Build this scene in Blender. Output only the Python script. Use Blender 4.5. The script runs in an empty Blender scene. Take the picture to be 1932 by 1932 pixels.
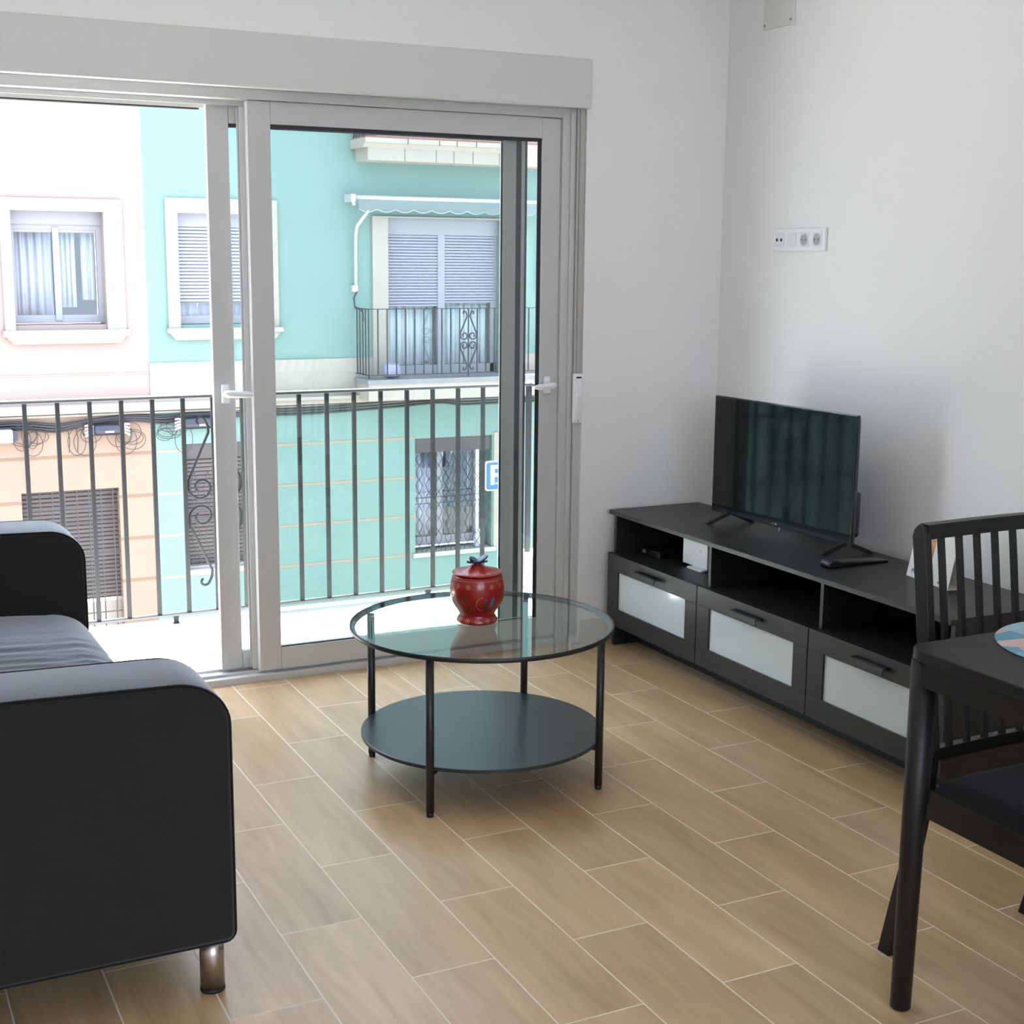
import bpy, bmesh, math, random
from mathutils import Vector, Matrix
random.seed(7)
scene = bpy.context.scene
COL = scene.collection
PI = math.pi

# ------------------------------------------------------------------ materials
def newmat(name):
    m = bpy.data.materials.new(name); m.use_nodes = True
    nt = m.node_tree; b = nt.nodes['Principled BSDF']
    return m, nt, b

def pbr(name, col, rough=.5, metal=0., spec=.5, bump=0., bscale=40., sheen=0., coat=0., var=0., vscale=6., stretch=(1, 1, 1)):
    m, nt, b = newmat(name)
    b.inputs['Base Color'].default_value = (*col, 1)
    b.inputs['Roughness'].default_value = rough
    b.inputs['Metallic'].default_value = metal
    b.inputs['Specular IOR Level'].default_value = spec
    if sheen: b.inputs['Sheen Weight'].default_value = sheen; b.inputs['Sheen Roughness'].default_value = .4
    if coat: b.inputs['Coat Weight'].default_value = coat; b.inputs['Coat Roughness'].default_value = .05
    tc = nt.nodes.new('ShaderNodeTexCoord'); mp = nt.nodes.new('ShaderNodeMapping')
    mp.inputs['Scale'].default_value = stretch
    nt.links.new(tc.outputs['Object'], mp.inputs['Vector'])
    if bump:
        n = nt.nodes.new('ShaderNodeTexNoise'); n.inputs['Scale'].default_value = bscale; n.inputs['Detail'].default_value = 4
        nt.links.new(mp.outputs['Vector'], n.inputs['Vector'])
        bp = nt.nodes.new('ShaderNodeBump'); bp.inputs['Strength'].default_value = bump; bp.inputs['Distance'].default_value = .002
        nt.links.new(n.outputs['Fac'], bp.inputs['Height']); nt.links.new(bp.outputs['Normal'], b.inputs['Normal'])
    if var:
        n = nt.nodes.new('ShaderNodeTexNoise'); n.inputs['Scale'].default_value = vscale; n.inputs['Detail'].default_value = 5
        nt.links.new(mp.outputs['Vector'], n.inputs['Vector'])
        r = nt.nodes.new('ShaderNodeValToRGB')
        r.color_ramp.elements[0].position = .3; r.color_ramp.elements[1].position = .7
        r.color_ramp.elements[0].color = (*[c * (1 - var) for c in col], 1)
        r.color_ramp.elements[1].color = (*[min(1, c * (1 + var)) for c in col], 1)
        nt.links.new(n.outputs['Fac'], r.inputs['Fac']); nt.links.new(r.outputs['Color'], b.inputs['Base Color'])
    return m

def math_node(nt, op, a, b=None, c=None):
    n = nt.nodes.new('ShaderNodeMath'); n.operation = op
    for i, v in enumerate((a, b, c)):
        if v is None: continue
        if isinstance(v, (int, float)): n.inputs[i].default_value = v
        else: nt.links.new(v, n.inputs[i])
    return n.outputs[0]

def glass(name, tint=(1, 1, 1), base=.04, rough=0.):
    """thin sheet glass: clear transmission plus angle dependent mirror reflection"""
    m = bpy.data.materials.new(name); m.use_nodes = True; nt = m.node_tree; nt.nodes.clear()
    out = nt.nodes.new('ShaderNodeOutputMaterial'); mix = nt.nodes.new('ShaderNodeMixShader')
    tr = nt.nodes.new('ShaderNodeBsdfTransparent'); gl = nt.nodes.new('ShaderNodeBsdfGlossy')
    tr.inputs['Color'].default_value = (*tint, 1); gl.inputs['Roughness'].default_value = rough
    g = nt.nodes.new('ShaderNodeNewGeometry'); dp = nt.nodes.new('ShaderNodeVectorMath'); dp.operation = 'DOT_PRODUCT'
    nt.links.new(g.outputs['Incoming'], dp.inputs[0]); nt.links.new(g.outputs['Normal'], dp.inputs[1])
    a = math_node(nt, 'ABSOLUTE', dp.outputs['Value']); s = math_node(nt, 'SUBTRACT', 1., a)
    p = math_node(nt, 'POWER', s, 5.); f = math_node(nt, 'MULTIPLY_ADD', p, 1 - base, base)
    nt.links.new(f, mix.inputs[0]); nt.links.new(tr.outputs[0], mix.inputs[1]); nt.links.new(gl.outputs[0], mix.inputs[2])
    nt.links.new(mix.outputs[0], out.inputs[0])
    return m

def fabric(name, col, sheen=.35):
    m, nt, b = newmat(name)
    b.inputs['Roughness'].default_value = .9; b.inputs['Specular IOR Level'].default_value = .25
    b.inputs['Sheen Weight'].default_value = sheen; b.inputs['Sheen Roughness'].default_value = .45
    b.inputs['Sheen Tint'].default_value = (.87, .92, 1, 1)
    tc = nt.nodes.new('ShaderNodeTexCoord')
    w = nt.nodes.new('ShaderNodeTexWave'); w.wave_type = 'BANDS'; w.bands_direction = 'Z'; w.inputs['Scale'].default_value = 90; w.inputs['Distortion'].default_value = 1.5
    w2 = nt.nodes.new('ShaderNodeTexWave'); w2.wave_type = 'BANDS'; w2.bands_direction = 'DIAGONAL'; w2.inputs['Scale'].default_value = 110; w2.inputs['Distortion'].default_value = 1.5
    n = nt.nodes.new('ShaderNodeTexNoise'); n.inputs['Scale'].default_value = 7; n.inputs['Detail'].default_value = 6
    for t in (w, w2, n): nt.links.new(tc.outputs['Object'], t.inputs['Vector'])
    s = math_node(nt, 'ADD', w.outputs['Fac'], w2.outputs['Fac'])
    r = nt.nodes.new('ShaderNodeValToRGB'); r.color_ramp.elements[0].color = (*[c * .86 for c in col], 1); r.color_ramp.elements[1].color = (*[c * 1.14 for c in col], 1)
    mixv = math_node(nt, 'MULTIPLY_ADD', s, .25, math_node(nt, 'MULTIPLY', n.outputs['Fac'], .5))
    nt.links.new(mixv, r.inputs['Fac']); nt.links.new(r.outputs['Color'], b.inputs['Base Color'])
    bp = nt.nodes.new('ShaderNodeBump'); bp.inputs['Strength'].default_value = .3; bp.inputs['Distance'].default_value = .001
    nt.links.new(s, bp.inputs['Height']); nt.links.new(bp.outputs['Normal'], b.inputs['Normal'])
    return m

def floor_material():
    m, nt, b = newmat('wood look floor tiles')
    TW, TL, X1, OFF = .1906, .587, -1.9686, -1.80
    tc = nt.nodes.new('ShaderNodeTexCoord'); sp = nt.nodes.new('ShaderNodeSeparateXYZ')
    nt.links.new(tc.outputs['Object'], sp.inputs[0])
    kx = math_node(nt, 'DIVIDE', math_node(nt, 'SUBTRACT', sp.outputs['X'], X1), TW)
    k = math_node(nt, 'FLOOR', kx); fx = math_node(nt, 'FRACT', kx)
    par = math_node(nt, 'FLOORED_MODULO', k, 2.)
    ty = math_node(nt, 'SUBTRACT', math_node(nt, 'DIVIDE', math_node(nt, 'SUBTRACT', sp.outputs['Y'], OFF), TL), math_node(nt, 'MULTIPLY', par, .5))
    j = math_node(nt, 'FLOOR', ty); fy = math_node(nt, 'FRACT', ty)
    dx = math_node(nt, 'MULTIPLY', math_node(nt, 'MINIMUM', fx, math_node(nt, 'SUBTRACT', 1., fx)), TW)
    dy = math_node(nt, 'MULTIPLY', math_node(nt, 'MINIMUM', fy, math_node(nt, 'SUBTRACT', 1., fy)), TL)
    d = math_node(nt, 'MINIMUM', dx, dy)
    mr = nt.nodes.new('ShaderNodeMapRange'); mr.interpolation_type = 'SMOOTHSTEP'
    mr.inputs['From Min'].default_value = .0010; mr.inputs['From Max'].default_value = .0024
    nt.links.new(d, mr.inputs['Value'])
    cid = nt.nodes.new('ShaderNodeCombineXYZ'); nt.links.new(k, cid.inputs[0]); nt.links.new(j, cid.inputs[1])
    wn = nt.nodes.new('ShaderNodeTexWhiteNoise'); wn.noise_dimensions = '2D'; nt.links.new(cid.outputs[0], wn.inputs['Vector'])
    # grain: stretched along the plank, shifted per tile
    gv = nt.nodes.new('ShaderNodeCombineXYZ')
    nt.links.new(math_node(nt, 'MULTIPLY', sp.outputs['X'], 26.), gv.inputs[0])
    nt.links.new(math_node(nt, 'MULTIPLY', sp.outputs['Y'], 3.2), gv.inputs[1])
    nt.links.new(math_node(nt, 'MULTIPLY', wn.outputs['Value'], 40.), gv.inputs[2])
    n1 = nt.nodes.new('ShaderNodeTexNoise'); n1.inputs['Scale'].default_value = 1.; n1.inputs['Detail'].default_value = 7; n1.inputs['Roughness'].default_value = .62; n1.inputs['Distortion'].default_value = .6
    nt.links.new(gv.outputs[0], n1.inputs['Vector'])
    gv2 = nt.nodes.new('ShaderNodeVectorMath'); gv2.operation = 'SCALE'; gv2.inputs['Scale'].default_value = .28
    nt.links.new(gv.outputs[0], gv2.inputs[0])
    n2 = nt.nodes.new('ShaderNodeTexNoise'); n2.inputs['Scale'].default_value = 1.; n2.inputs['Detail'].default_value = 3
    nt.links.new(gv2.outputs[0], n2.inputs['Vector'])
    g = math_node(nt, 'ADD', math_node(nt, 'MULTIPLY', n1.outputs['Fac'], .55), math_node(nt, 'MULTIPLY', n2.outputs['Fac'], .45))
    r = nt.nodes.new('ShaderNodeValToRGB')
    e = r.color_ramp.elements; e[0].position = .33; e[0].color = (.385, .252, .125, 1); e[1].position = .64; e[1].color = (.585, .408, .23, 1)
    nt.links.new(g, r.inputs['Fac'])
    hs = nt.nodes.new('ShaderNodeHueSaturation')
    nt.links.new(math_node(nt, 'MULTIPLY_ADD', wn.outputs['Value'], .18, .91), hs.inputs['Value'])
    nt.links.new(r.outputs['Color'], hs.inputs['Color'])
    mx = nt.nodes.new('ShaderNodeMix'); mx.data_type = 'RGBA'
    mx.inputs[6].default_value = (.80, .72, .60, 1)
    nt.links.new(mr.outputs[0], mx.inputs[0]); nt.links.new(hs.outputs['Color'], mx.inputs[7])
    nt.links.new(mx.outputs[2], b.inputs['Base Color'])
    nt.links.new(math_node(nt, 'MULTIPLY_ADD', mr.outputs[0], -.36, .72), b.inputs['Roughness'])
    b.inputs['Specular IOR Level'].default_value = .75
    bp = nt.nodes.new('ShaderNodeBump'); bp.inputs['Strength'].default_value = .35; bp.inputs['Distance'].default_value = .001
    h = math_node(nt, 'ADD', mr.outputs[0], math_node(nt, 'MULTIPLY', n1.outputs['Fac'], .25))
    nt.links.new(h, bp.inputs['Height']); nt.links.new(bp.outputs['Normal'], b.inputs['Normal'])
    return m

def placemat_material():
    m, nt, b = newmat('placemat print')
    tc = nt.nodes.new('ShaderNodeTexCoord')
    mp = nt.nodes.new('ShaderNodeMapping'); mp.inputs['Scale'].default_value = (1, 1.6, 1); mp.inputs['Rotation'].default_value = (0, 0, .5)
    nt.links.new(tc.outputs['Object'], mp.inputs['Vector'])
    v = nt.nodes.new('ShaderNodeTexVoronoi'); v.inputs['Scale'].default_value = 13
    nt.links.new(mp.outputs['Vector'], v.inputs['Vector'])
    r = nt.nodes.new('ShaderNodeValToRGB'); r.color_ramp.interpolation = 'CONSTANT'
    cols = [(.30, .55, .66), (.62, .40, .38), (.12, .34, .46), (.07, .11, .14), (.40, .62, .70), (.66, .47, .44), (.20, .45, .57)]
    r.color_ramp.elements[0].color = (*cols[0], 1); r.color_ramp.elements[1].position = .16; r.color_ramp.elements[1].color = (*cols[1], 1)
    for i, c in enumerate(cols[2:]):
        el = r.color_ramp.elements.new(.3 + .14 * i); el.color = (*c, 1)
    sp = nt.nodes.new('ShaderNodeSeparateColor'); nt.links.new(v.outputs['Color'], sp.inputs[0])
    nt.links.new(sp.outputs[0], r.inputs['Fac']); nt.links.new(r.outputs['Color'], b.inputs['Base Color'])
    b.inputs['Roughness'].default_value = .45
    return m

M = {}
M['wall'] = pbr('white plaster', (0.8, 0.797, 0.785), .75, bump=.06, bscale=120, spec=.3)
M['floor'] = floor_material()
M['skirt'] = pbr('tan skirting tile', (.50, .41, .29), .4, var=.12, vscale=9, stretch=(3, 3, 20))
M['pvc'] = pbr('white window profile', (0.528, 0.528, 0.516), .32, spec=.5)
M['box'] = pbr('white shutter box', (0.616, 0.616, 0.596), .45)
M['rubber'] = pbr('black gasket', (.012, .013, .016), .5)
M['seal'] = pbr('grey brush seal', (.075, .08, .09), .6)
M['pane'] = glass('window glass', (.90, .925, .92))
M['tableglass'] = glass('table glass', (.90, .965, .945), .045)
M['strap'] = pbr('beige webbing strap', (.43, .41, .36), .9, bump=.4, bscale=300)
M['plastic'] = pbr('white plastic', (.80, .80, .80), .35)
M['plasticg'] = pbr('socket insert', (.74, .74, .75), .3)
M['plate'] = pbr('grey white cover plate', (0.6545, 0.6545, 0.6171), .5)
M['hole'] = pbr('dark hole', (.01, .01, .01), .6)
M['socketwell'] = pbr('socket well', (.40, .40, .39), .5)
M['steel'] = pbr('bare screw steel', (.35, .34, .32), .35, metal=1)
M['bench'] = pbr('black brown foil', (0.017, 0.01615, 0.01572), .42, spec=.5, bump=.05, bscale=200, var=.12, vscale=14, stretch=(1, 1, 6))
M['benchin'] = pbr('black brown foil inside', (.012, .0115, .011), .6)
M['frost'] = pbr('frosted glass', (.52, .58, .585), .16, spec=.5, coat=.6)
M['black'] = pbr('black metal', (.012, .012, .012), .42)
M['blackpl'] = pbr('black plastic', (.012, .012, .013), .35)
M['bezel'] = pbr('glossy black bezel', (.010, .012, .012), .12, coat=.5)
M['screen'] = pbr('dark glossy screen', (.004, .005, .005), .05, spec=.40)
M['chrome'] = pbr('chrome', (.75, .75, .75), .08, metal=1)
M['satin'] = pbr('satin nickel', (.47, .42, .37), .28, metal=1)
M['sofa'] = fabric('charcoal cotton cover', (0.0092, 0.0088, 0.008), 1.0)
M['piping'] = fabric('charcoal piping', (0.004, 0.004, 0.004), .2)
M['wood'] = pbr('black stained wood', (0.0065, 0.006, 0.0056), .42, spec=.4, var=.25, vscale=20, stretch=(1, 1, 6), bump=.04, bscale=90)
M['seatpad'] = fabric('black seat fabric', (0.004, 0.005, 0.006), .12)
M['redgloss'] = pbr('red lacquer', (0.27, 0.006, 0.005), .28, coat=.2)
M['redlid'] = pbr('red lacquer lid', (0.3, 0.01, 0.008), .32, coat=.2)
M['gold'] = pbr('cream paint dots', (0.95, 0.7, 0.27), .5)
M['bluepaint'] = pbr('slate blue paint', (.045, .13, .21), .4)
M['olive'] = pbr('olive paint', (.07, .045, .015), .4)
M['navy'] = pbr('navy lacquer', (0.003, 0.005, 0.03), .25, coat=.4)
M['blue'] = pbr('light blue lacquer', (0.045, 0.11, 0.27), .25, coat=.3)
M['mat'] = placemat_material()
M['bowl'] = pbr('dark grey glazed bowl', (.06, .06, .064), .22, coat=.3)
M['bowlrim'] = pbr('black glazed rim', (.006, .006, .006), .2)
M['paper'] = pbr('white card', (.83, .82, .80), .6)
M['kraft'] = pbr('card back', (.72, .66, .58), .7)
M['photo'] = pbr('orange brown photo print', (.55, .27, .11), .4, var=.5, vscale=30)
M['ink'] = pbr('dark grey ink', (.05, .05, .055), .6)
M['inkgrey'] = pbr('pale grey print', (.50, .50, .53), .6)
# outside
M['iron'] = pbr('grey painted iron', (0.0204, 0.02295, 0.0255),.55, spec=.2)
M['ironrail'] = pbr('sun glint iron rail', (.032, .034, .036), .5, spec=.8)  # rail colour lightened and made shinier to imitate sun glint on the tops
M['balcony'] = pbr('pale terrace tile', (0.7, 0.7, 0.685), .6, var=.05, vscale=3)
M['peach'] = pbr('overexposed peach render', (0.1955, 0.153, 0.1318), .9, bump=.1, bscale=60, var=.03, vscale=2)  # upper wall paler than the lower: overexposure put into the render colour
M['peachlow'] = pbr('peach render', (0.1785, 0.1232, 0.08925), .9, bump=.1, bscale=60, var=.04, vscale=2)
M['teal'] = pbr('mint green render', (0.102, 0.17, 0.1487), .9, bump=.1, bscale=60, var=.03, vscale=2)
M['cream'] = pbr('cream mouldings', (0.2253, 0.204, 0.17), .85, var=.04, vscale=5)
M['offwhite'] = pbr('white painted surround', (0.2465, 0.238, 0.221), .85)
M['grooveshade'] = pbr('brown groove shade', (0.1275, 0.08075, 0.051), .9)  # brown stands in for the shadow inside the grooves
M['tanjoint'] = pbr('tan joint', (0.1997, 0.1573, 0.1105), .9)
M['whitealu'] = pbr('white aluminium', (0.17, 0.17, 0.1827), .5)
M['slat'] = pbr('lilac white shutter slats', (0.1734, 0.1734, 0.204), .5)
M['brownslat'] = pbr('brown grey shutter slats', (0.055, 0.045, 0.04), .6)
M['brownbox'] = pbr('brown shutter box', (0.03, 0.025, 0.022), .6)
M['grille'] = pbr('dark grille iron', (0.014, 0.014, 0.015), .5)
M['curtain'] = pbr('white net curtain', (0.42, 0.45, 0.48), .8)
M['lilac'] = pbr('lilac curtain', (0.36, 0.36, 0.46), .8)
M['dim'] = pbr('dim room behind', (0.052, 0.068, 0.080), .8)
M['concrete'] = pbr('grey balcony edge', (0.1428, 0.1428, 0.1462), .8, var=.15, vscale=9)
M['granite'] = pbr('granite sill', (0.17, 0.17, 0.187), .6, var=.2, vscale=60)
M['stripe'] = pbr('grey green awning cloth', (0.09775, 0.1275, 0.1275), .8)
M['cable'] = pbr('black cable', (0.0035, 0.0037, 0.005), .5)
M['darkblue'] = pbr('dark blue closure', (0.004, 0.006, 0.016), .4)
M['asphalt'] = pbr('street', (.30, .29, .28), .9, var=.15, vscale=4)
M['signblue'] = pbr('sign blue', (0.0102, 0.0816, 0.2788), .35)
M['signwhite'] = pbr('sign white', (0.289, 0.2958, 0.306), .35)
M['zinc'] = pbr('galvanised pole', (0.17, 0.1802, 0.1972), .5, metal=.3)
M['bag'] = pbr('pale lilac plastic', (0.204, 0.204, 0.2856), .4)
M['beigepanel'] = pbr('beige panel', (0.2108, 0.1904, 0.1598), .7)

# ------------------------------------------------------------------ mesh builder
class MB:
    def __init__(s):
        s.bm = bmesh.new(); s.mi = 0; s.smooth = False
    def _fin(s, faces):
        for f in faces:
            f.material_index = s.mi; f.smooth = s.smooth
    def box(s, x0, x1, y0, y1, z0, z1, bev=0., seg=2):
        t = bmesh.new()
        vs = [t.verts.new((x, y, z)) for x in (x0, x1) for y in (y0, y1) for z in (z0, z1)]
        for idx in ((0, 1, 3, 2), (4, 6, 7, 5), (0, 4, 5, 1), (2, 3, 7, 6), (0, 2, 6, 4), (1, 5, 7, 3)):
            t.faces.new([vs[i] for i in idx])
        bmesh.ops.recalc_face_normals(t, faces=t.faces)
        if bev: bmesh.ops.bevel(t, geom=list(t.edges), offset=bev, segments=seg, profile=.5, affect='EDGES')
        s.merge(t); return s
    def merge(s, t, smooth=None):
        mp = {}
        for v in t.verts: mp[v] = s.bm.verts.new(v.co)
        for f in t.faces:
            try:
                nf = s.bm.faces.new([mp[v] for v in f.verts]); nf.material_index = s.mi
                nf.smooth = s.smooth if smooth is None else smooth
            except ValueError: pass
        t.free()
    def hull8(s, bot, top):
        """box from four bottom and four top corners"""
        t = bmesh.new(); b = [t.verts.new(p) for p in bot]; u = [t.verts.new(p) for p in top]
        t.faces.new(b[::-1]); t.faces.new(u)
        for i in range(4): t.faces.new([b[i], b[(i + 1) % 4], u[(i + 1) % 4], u[i]])
        bmesh.ops.recalc_face_normals(t, faces=t.faces); s.merge(t); return s
    def prism(s, pts, axis, a0, a1, bev=0., seg=2, smooth=None):
        """extrude a 2D outline along an axis; axis 'x' pts=(y,z), 'y' pts=(x,z), 'z' pts=(x,y)"""
        def P(p, a): return {'x': (a, p[0], p[1]), 'y': (p[0], a, p[1]), 'z': (p[0], p[1], a)}[axis]
        t = bmesh.new(); A = [t.verts.new(P(p, a0)) for p in pts]; B = [t.verts.new(P(p, a1)) for p in pts]
        n = len(pts); fa = t.faces.new(A); fb = t.faces.new(B)
        for i in range(n): t.faces.new([A[i], A[(i + 1) % n], B[(i + 1) % n], B[i]])
        bmesh.ops.recalc_face_normals(t, faces=t.faces)
        if bev:
            ed = list(set(fa.edges) | set(fb.edges))
            bmesh.ops.bevel(t, geom=ed, offset=bev, segments=seg, profile=.5, affect='EDGES')
        sm = s.smooth if smooth is None else smooth
        n0 = len(s.bm.faces); s.merge(t, sm); s.bm.faces.ensure_lookup_table()
        for f in s.bm.faces[n0:]:
            if len(f.verts) > 4: f.smooth = False
        return s
    def tube(s, pts, r, n=8, cap=True, closed=False):
        pts = [Vector(p) for p in pts]; m = len(pts); rings = []
        rr = r if isinstance(r, (list, tuple)) else [r] * m
        up = None
        for i, p in enumerate(pts):
            if closed: d = (pts[(i + 1) % m] - pts[i - 1])
            else: d = pts[min(i + 1, m - 1)] - pts[max(i - 1, 0)]
            d.normalize()
            if up is None:
                up = Vector((0, 0, 1)) if abs(d.z) < .9 else Vector((1, 0, 0))
            a = d.cross(up)
            if a.length < 1e-6: a = d.orthogonal()
            a.normalize(); b = a.cross(d); b.normalize(); up = b
            rings.append([s.bm.verts.new(p + a * rr[i] * math.cos(2 * PI * k / n) + b * rr[i] * math.sin(2 * PI * k / n)) for k in range(n)])
        fs = []
        for i in range(m if closed else m - 1):
            A, B = rings[i], rings[(i + 1) % m]
            for k in range(n): fs.append(s.bm.faces.new([A[k], A[(k + 1) % n], B[(k + 1) % n], B[k]]))
        for f in fs: f.material_index = s.mi; f.smooth = n > 5
        if cap and not closed:
            for R in (rings[0][::-1], rings[-1]):
                f = s.bm.faces.new(R); f.material_index = s.mi
        return s
    def bar(s, p0, p1, w, h=None):
        """square bar between two points"""
        h = h or w; p0 = Vector(p0); p1 = Vector(p1); d = (p1 - p0).normalized()
        u = Vector((0, 0, 1)) if abs(d.z) < .9 else Vector((0, 1, 0))
        a = d.cross(u).normalized(); b = a.cross(d).normalized()
        q = lambda p: [p + a * w / 2 * i + b * h / 2 * j for i, j in ((-1, -1), (1, -1), (1, 1), (-1, 1))]
        return s.hull8(q(p0), q(p1))
    def lathe(s, prof, c, n=48, smooth=True):
        """profile of (radius, z) turned round a vertical axis through c"""
        rings = []
        for r, z in prof:
            if r < 1e-6: rings.append([s.bm.verts.new((c[0], c[1], c[2] + z))])
            else: rings.append([s.bm.verts.new((c[0] + r * math.cos(2 * PI * k / n), c[1] + r * math.sin(2 * PI * k / n), c[2] + z)) for k in range(n)])
        for A, B in zip(rings, rings[1:]):
            for k in range(n):
                a = [A[k % len(A)], A[(k + 1) % len(A)], B[(k + 1) % len(B)], B[k % len(B)]]
                a = list(dict.fromkeys(a))
                if len(a) > 2:
                    f = s.bm.faces.new(a); f.material_index = s.mi; f.smooth = smooth
        return s
    def cyl(s, c, r, z0, z1, n=32, r2=None, smooth=True):
        r2 = r if r2 is None else r2
        return s.lathe([(0, z0), (r, z0), (r2, z1), (0, z1)], (c[0], c[1], 0), n, smooth)
    def disc(s, c, nrm, r, n=8, th=.0006):
        c = Vector(c); nrm = Vector(nrm).normalized(); a = nrm.orthogonal().normalized(); b = nrm.cross(a)
        top = [s.bm.verts.new(c + nrm * th + (a * math.cos(2 * PI * k / n) + b * math.sin(2 * PI * k / n)) * r) for k in range(n)]
        f = s.bm.faces.new(top); f.material_index = s.mi
        return s
    def wall_holes(s, x0, x1, z0, z1, y0, y1, holes):
        xs = sorted({x0, x1, *[v for h in holes for v in h[:2]]}); zs = sorted({z0, z1, *[v for h in holes for v in h[2:]]})
        xs = [x for x in xs if x0 <= x <= x1]; zs = [z for z in zs if z0 <= z <= z1]
        for a, b in zip(xs, xs[1:]):
            for c, d in zip(zs, zs[1:]):
                mx, mz = (a + b) / 2, (c + d) / 2
                if any(h[0] < mx < h[1] and h[2] < mz < h[3] for h in holes): continue
                s.box(a, b, y0, y1, c, d)
        bmesh.ops.remove_doubles(s.bm, verts=s.bm.verts, dist=1e-5)
        # drop coincident inner faces
        seen = {}
        for f in list(s.bm.faces):
            key = frozenset(v.index for v in f.verts) if False else tuple(sorted((round(v.co.x, 4), round(v.co.y, 4), round(v.co.z, 4)) for v in f.verts))
            seen.setdefault(key, []).append(f)
        dead = [f for fs in seen.values() if len(fs) > 1 for f in fs]
        bmesh.ops.delete(s.bm, geom=dead, context='FACES')
        return s
    def build(s, name, mats, parent=None, origin=None):
        if not isinstance(mats, (list, tuple)): mats = [mats]
        bmesh.ops.recalc_face_normals(s.bm, faces=s.bm.faces)
        off = Vector(origin) if origin else Vector((0, 0, 0))
        if parent is not None:
            p = parent; off = Vector((0, 0, 0))
            while p is not None: off += p.location; p = p.parent
        bmesh.ops.translate(s.bm, verts=s.bm.verts, vec=-off)
        me = bpy.data.meshes.new(name); s.bm.to_mesh(me); s.bm.free()
        for m in mats: me.materials.append(M[m] if isinstance(m, str) else m)
        o = bpy.data.objects.new(name, me); COL.objects.link(o)
        if parent is not None: o.parent = parent
        elif origin: o.location = off
        return o

def thing(name, loc, label, cat, group=None):
    o = bpy.data.objects.new(name, None); COL.objects.link(o); o.location = loc; o.empty_display_size = .1
    return tag(o, label, cat, group)
def tag(o, label=None, cat=None, group=None, kind=None):
    if label: o['label'] = label
    if cat: o['category'] = cat
    if group: o['group'] = group
    if kind: o['kind'] = kind
    return o
def struct(o, label=None):
    o['kind'] = 'structure'
    if label: o['label'] = label
    return o
def text_into(mb, body, size, fn, extrude=.0004, align='LEFT'):
    """lettering laid out with fn(u, v, w) -> point"""
    cu = bpy.data.curves.new('lettering', 'FONT'); cu.body = body; cu.size = size; cu.extrude = extrude; cu.align_x = align
    o = bpy.data.objects.new('lettering', cu); COL.objects.link(o)
    me = bpy.data.meshes.new_from_object(o.evaluated_get(bpy.context.evaluated_depsgraph_get()))
    vs = [mb.bm.verts.new(fn(*v.co)) for v in me.vertices]
    for p in me.polygons:
        try:
            f = mb.bm.faces.new([vs[i] for i in p.vertices]); f.material_index = mb.mi
        except ValueError: pass
    bpy.data.objects.remove(o); bpy.data.curves.remove(cu); bpy.data.meshes.remove(me)
def arc(cx, cy, r, a0, a1, n):
    return [(cx + r * math.cos(a0 + (a1 - a0) * i / n), cy + r * math.sin(a0 + (a1 - a0) * i / n)) for i in range(n + 1)]
def rrect(x0, x1, y0, y1, r, n=5):
    return (arc(x1 - r, y0 + r, r, -PI / 2, 0, n) + arc(x1 - r, y1 - r, r, 0, PI / 2, n) + arc(x0 + r, y1 - r, r, PI / 2, PI, n) + arc(x0 + r, y0 + r, r, PI, 1.5 * PI, n))

# ------------------------------------------------------------------ the room
LX, FY, CZ = -4.7, -6.6, 2.62           # left wall, wall behind the viewer, ceiling
DL, DR, DT = -2.975, -.608, 2.005       # door opening
struct(MB().box(LX - .1, .1, FY - .1, .2, -.12, 0).build('floor', 'floor'), 'wood look beige floor tiles')
b = MB(); b.wall_holes(LX - .1, .1, -.12, CZ + .1, 0, .2, [(DL, DR, -.12, DT)]); struct(b.build('wall_back', 'wall'), 'white wall with the balcony door')
struct(MB().box(0, .1, FY, 0, 0, CZ).build('wall_right', 'wall'), 'white wall behind the television')
struct(MB().box(LX - .1, LX, FY, 0, 0, CZ).build('wall_left', 'wall'))
b = MB()
for x0, x1, z0, z1 in ((LX, -4.2, 0, CZ), (-4.2, -1.0, 2.2, CZ), (-4.2, -1.0, 0, .9), (-1.0, 0, 0, CZ)): b.box(x0, x1, FY - .1, FY, z0, z1)  # unseen window opening, added so sky light enters from behind
struct(b.build('wall_front', 'wall'))
struct(MB().box(LX - .1, .1, FY - .1, 0, CZ, CZ + .1).build('ceiling', 'wall'))
struct(MB().box(DR + .003, -.0121, -.0105, -.0005, 0, .09, .002).build('baseboard_back', 'skirt'), 'tan tile skirting beside the balcony door')
struct(MB().box(-.0115, -.0005, FY, -.0005, 0, .09, .002).build('baseboard_right', 'skirt'))

# balcony door (setting): frame, two sliding sashes
door = thing('door_1', (-1.79, .03, 0), None, None); struct(door, 'white framed sliding balcony door, left half slid open')
b = MB()
b.box(-.694, DR, .022, .17, .0, 2.004, .002)                    # right jamb
b.box(-.640, DR, .008, .022, .0, 2.004, .002)
b.box(-.664, -.644, .014, .022, .03, 1.99, .002)
b.box(DL, DL + .08, .022, .17, 0, 2.004, .002)                  # left jamb
b.box(DL + .08, -.694, .022, .17, 1.969, 2.004, .001)           # head
b.box(DL + .08, -.694, .078, .086, 1.952, 1.969); b.box(DL + .08, -.694, .092, .097, 1.957, 1.969)
b.box(DL + .08, -.694, .148, .17, 1.946, 1.969)
b.box(DL + .08, -.694, .022, .172, -.12, .024, .002)            # threshold
for y in (.0545, .122): b.box(DL + .08, -.694, y - .003, y + .003, .024, .033)
b.box(DL + .08, -.694, .160, .172, .024, .034)
b.build('door_frame', 'pvc', door)
b = MB(); b.box(DL + .08, -1.99, .146, .171, 1.941, 1.946); b.build('seal', 'rubber', door)
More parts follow.
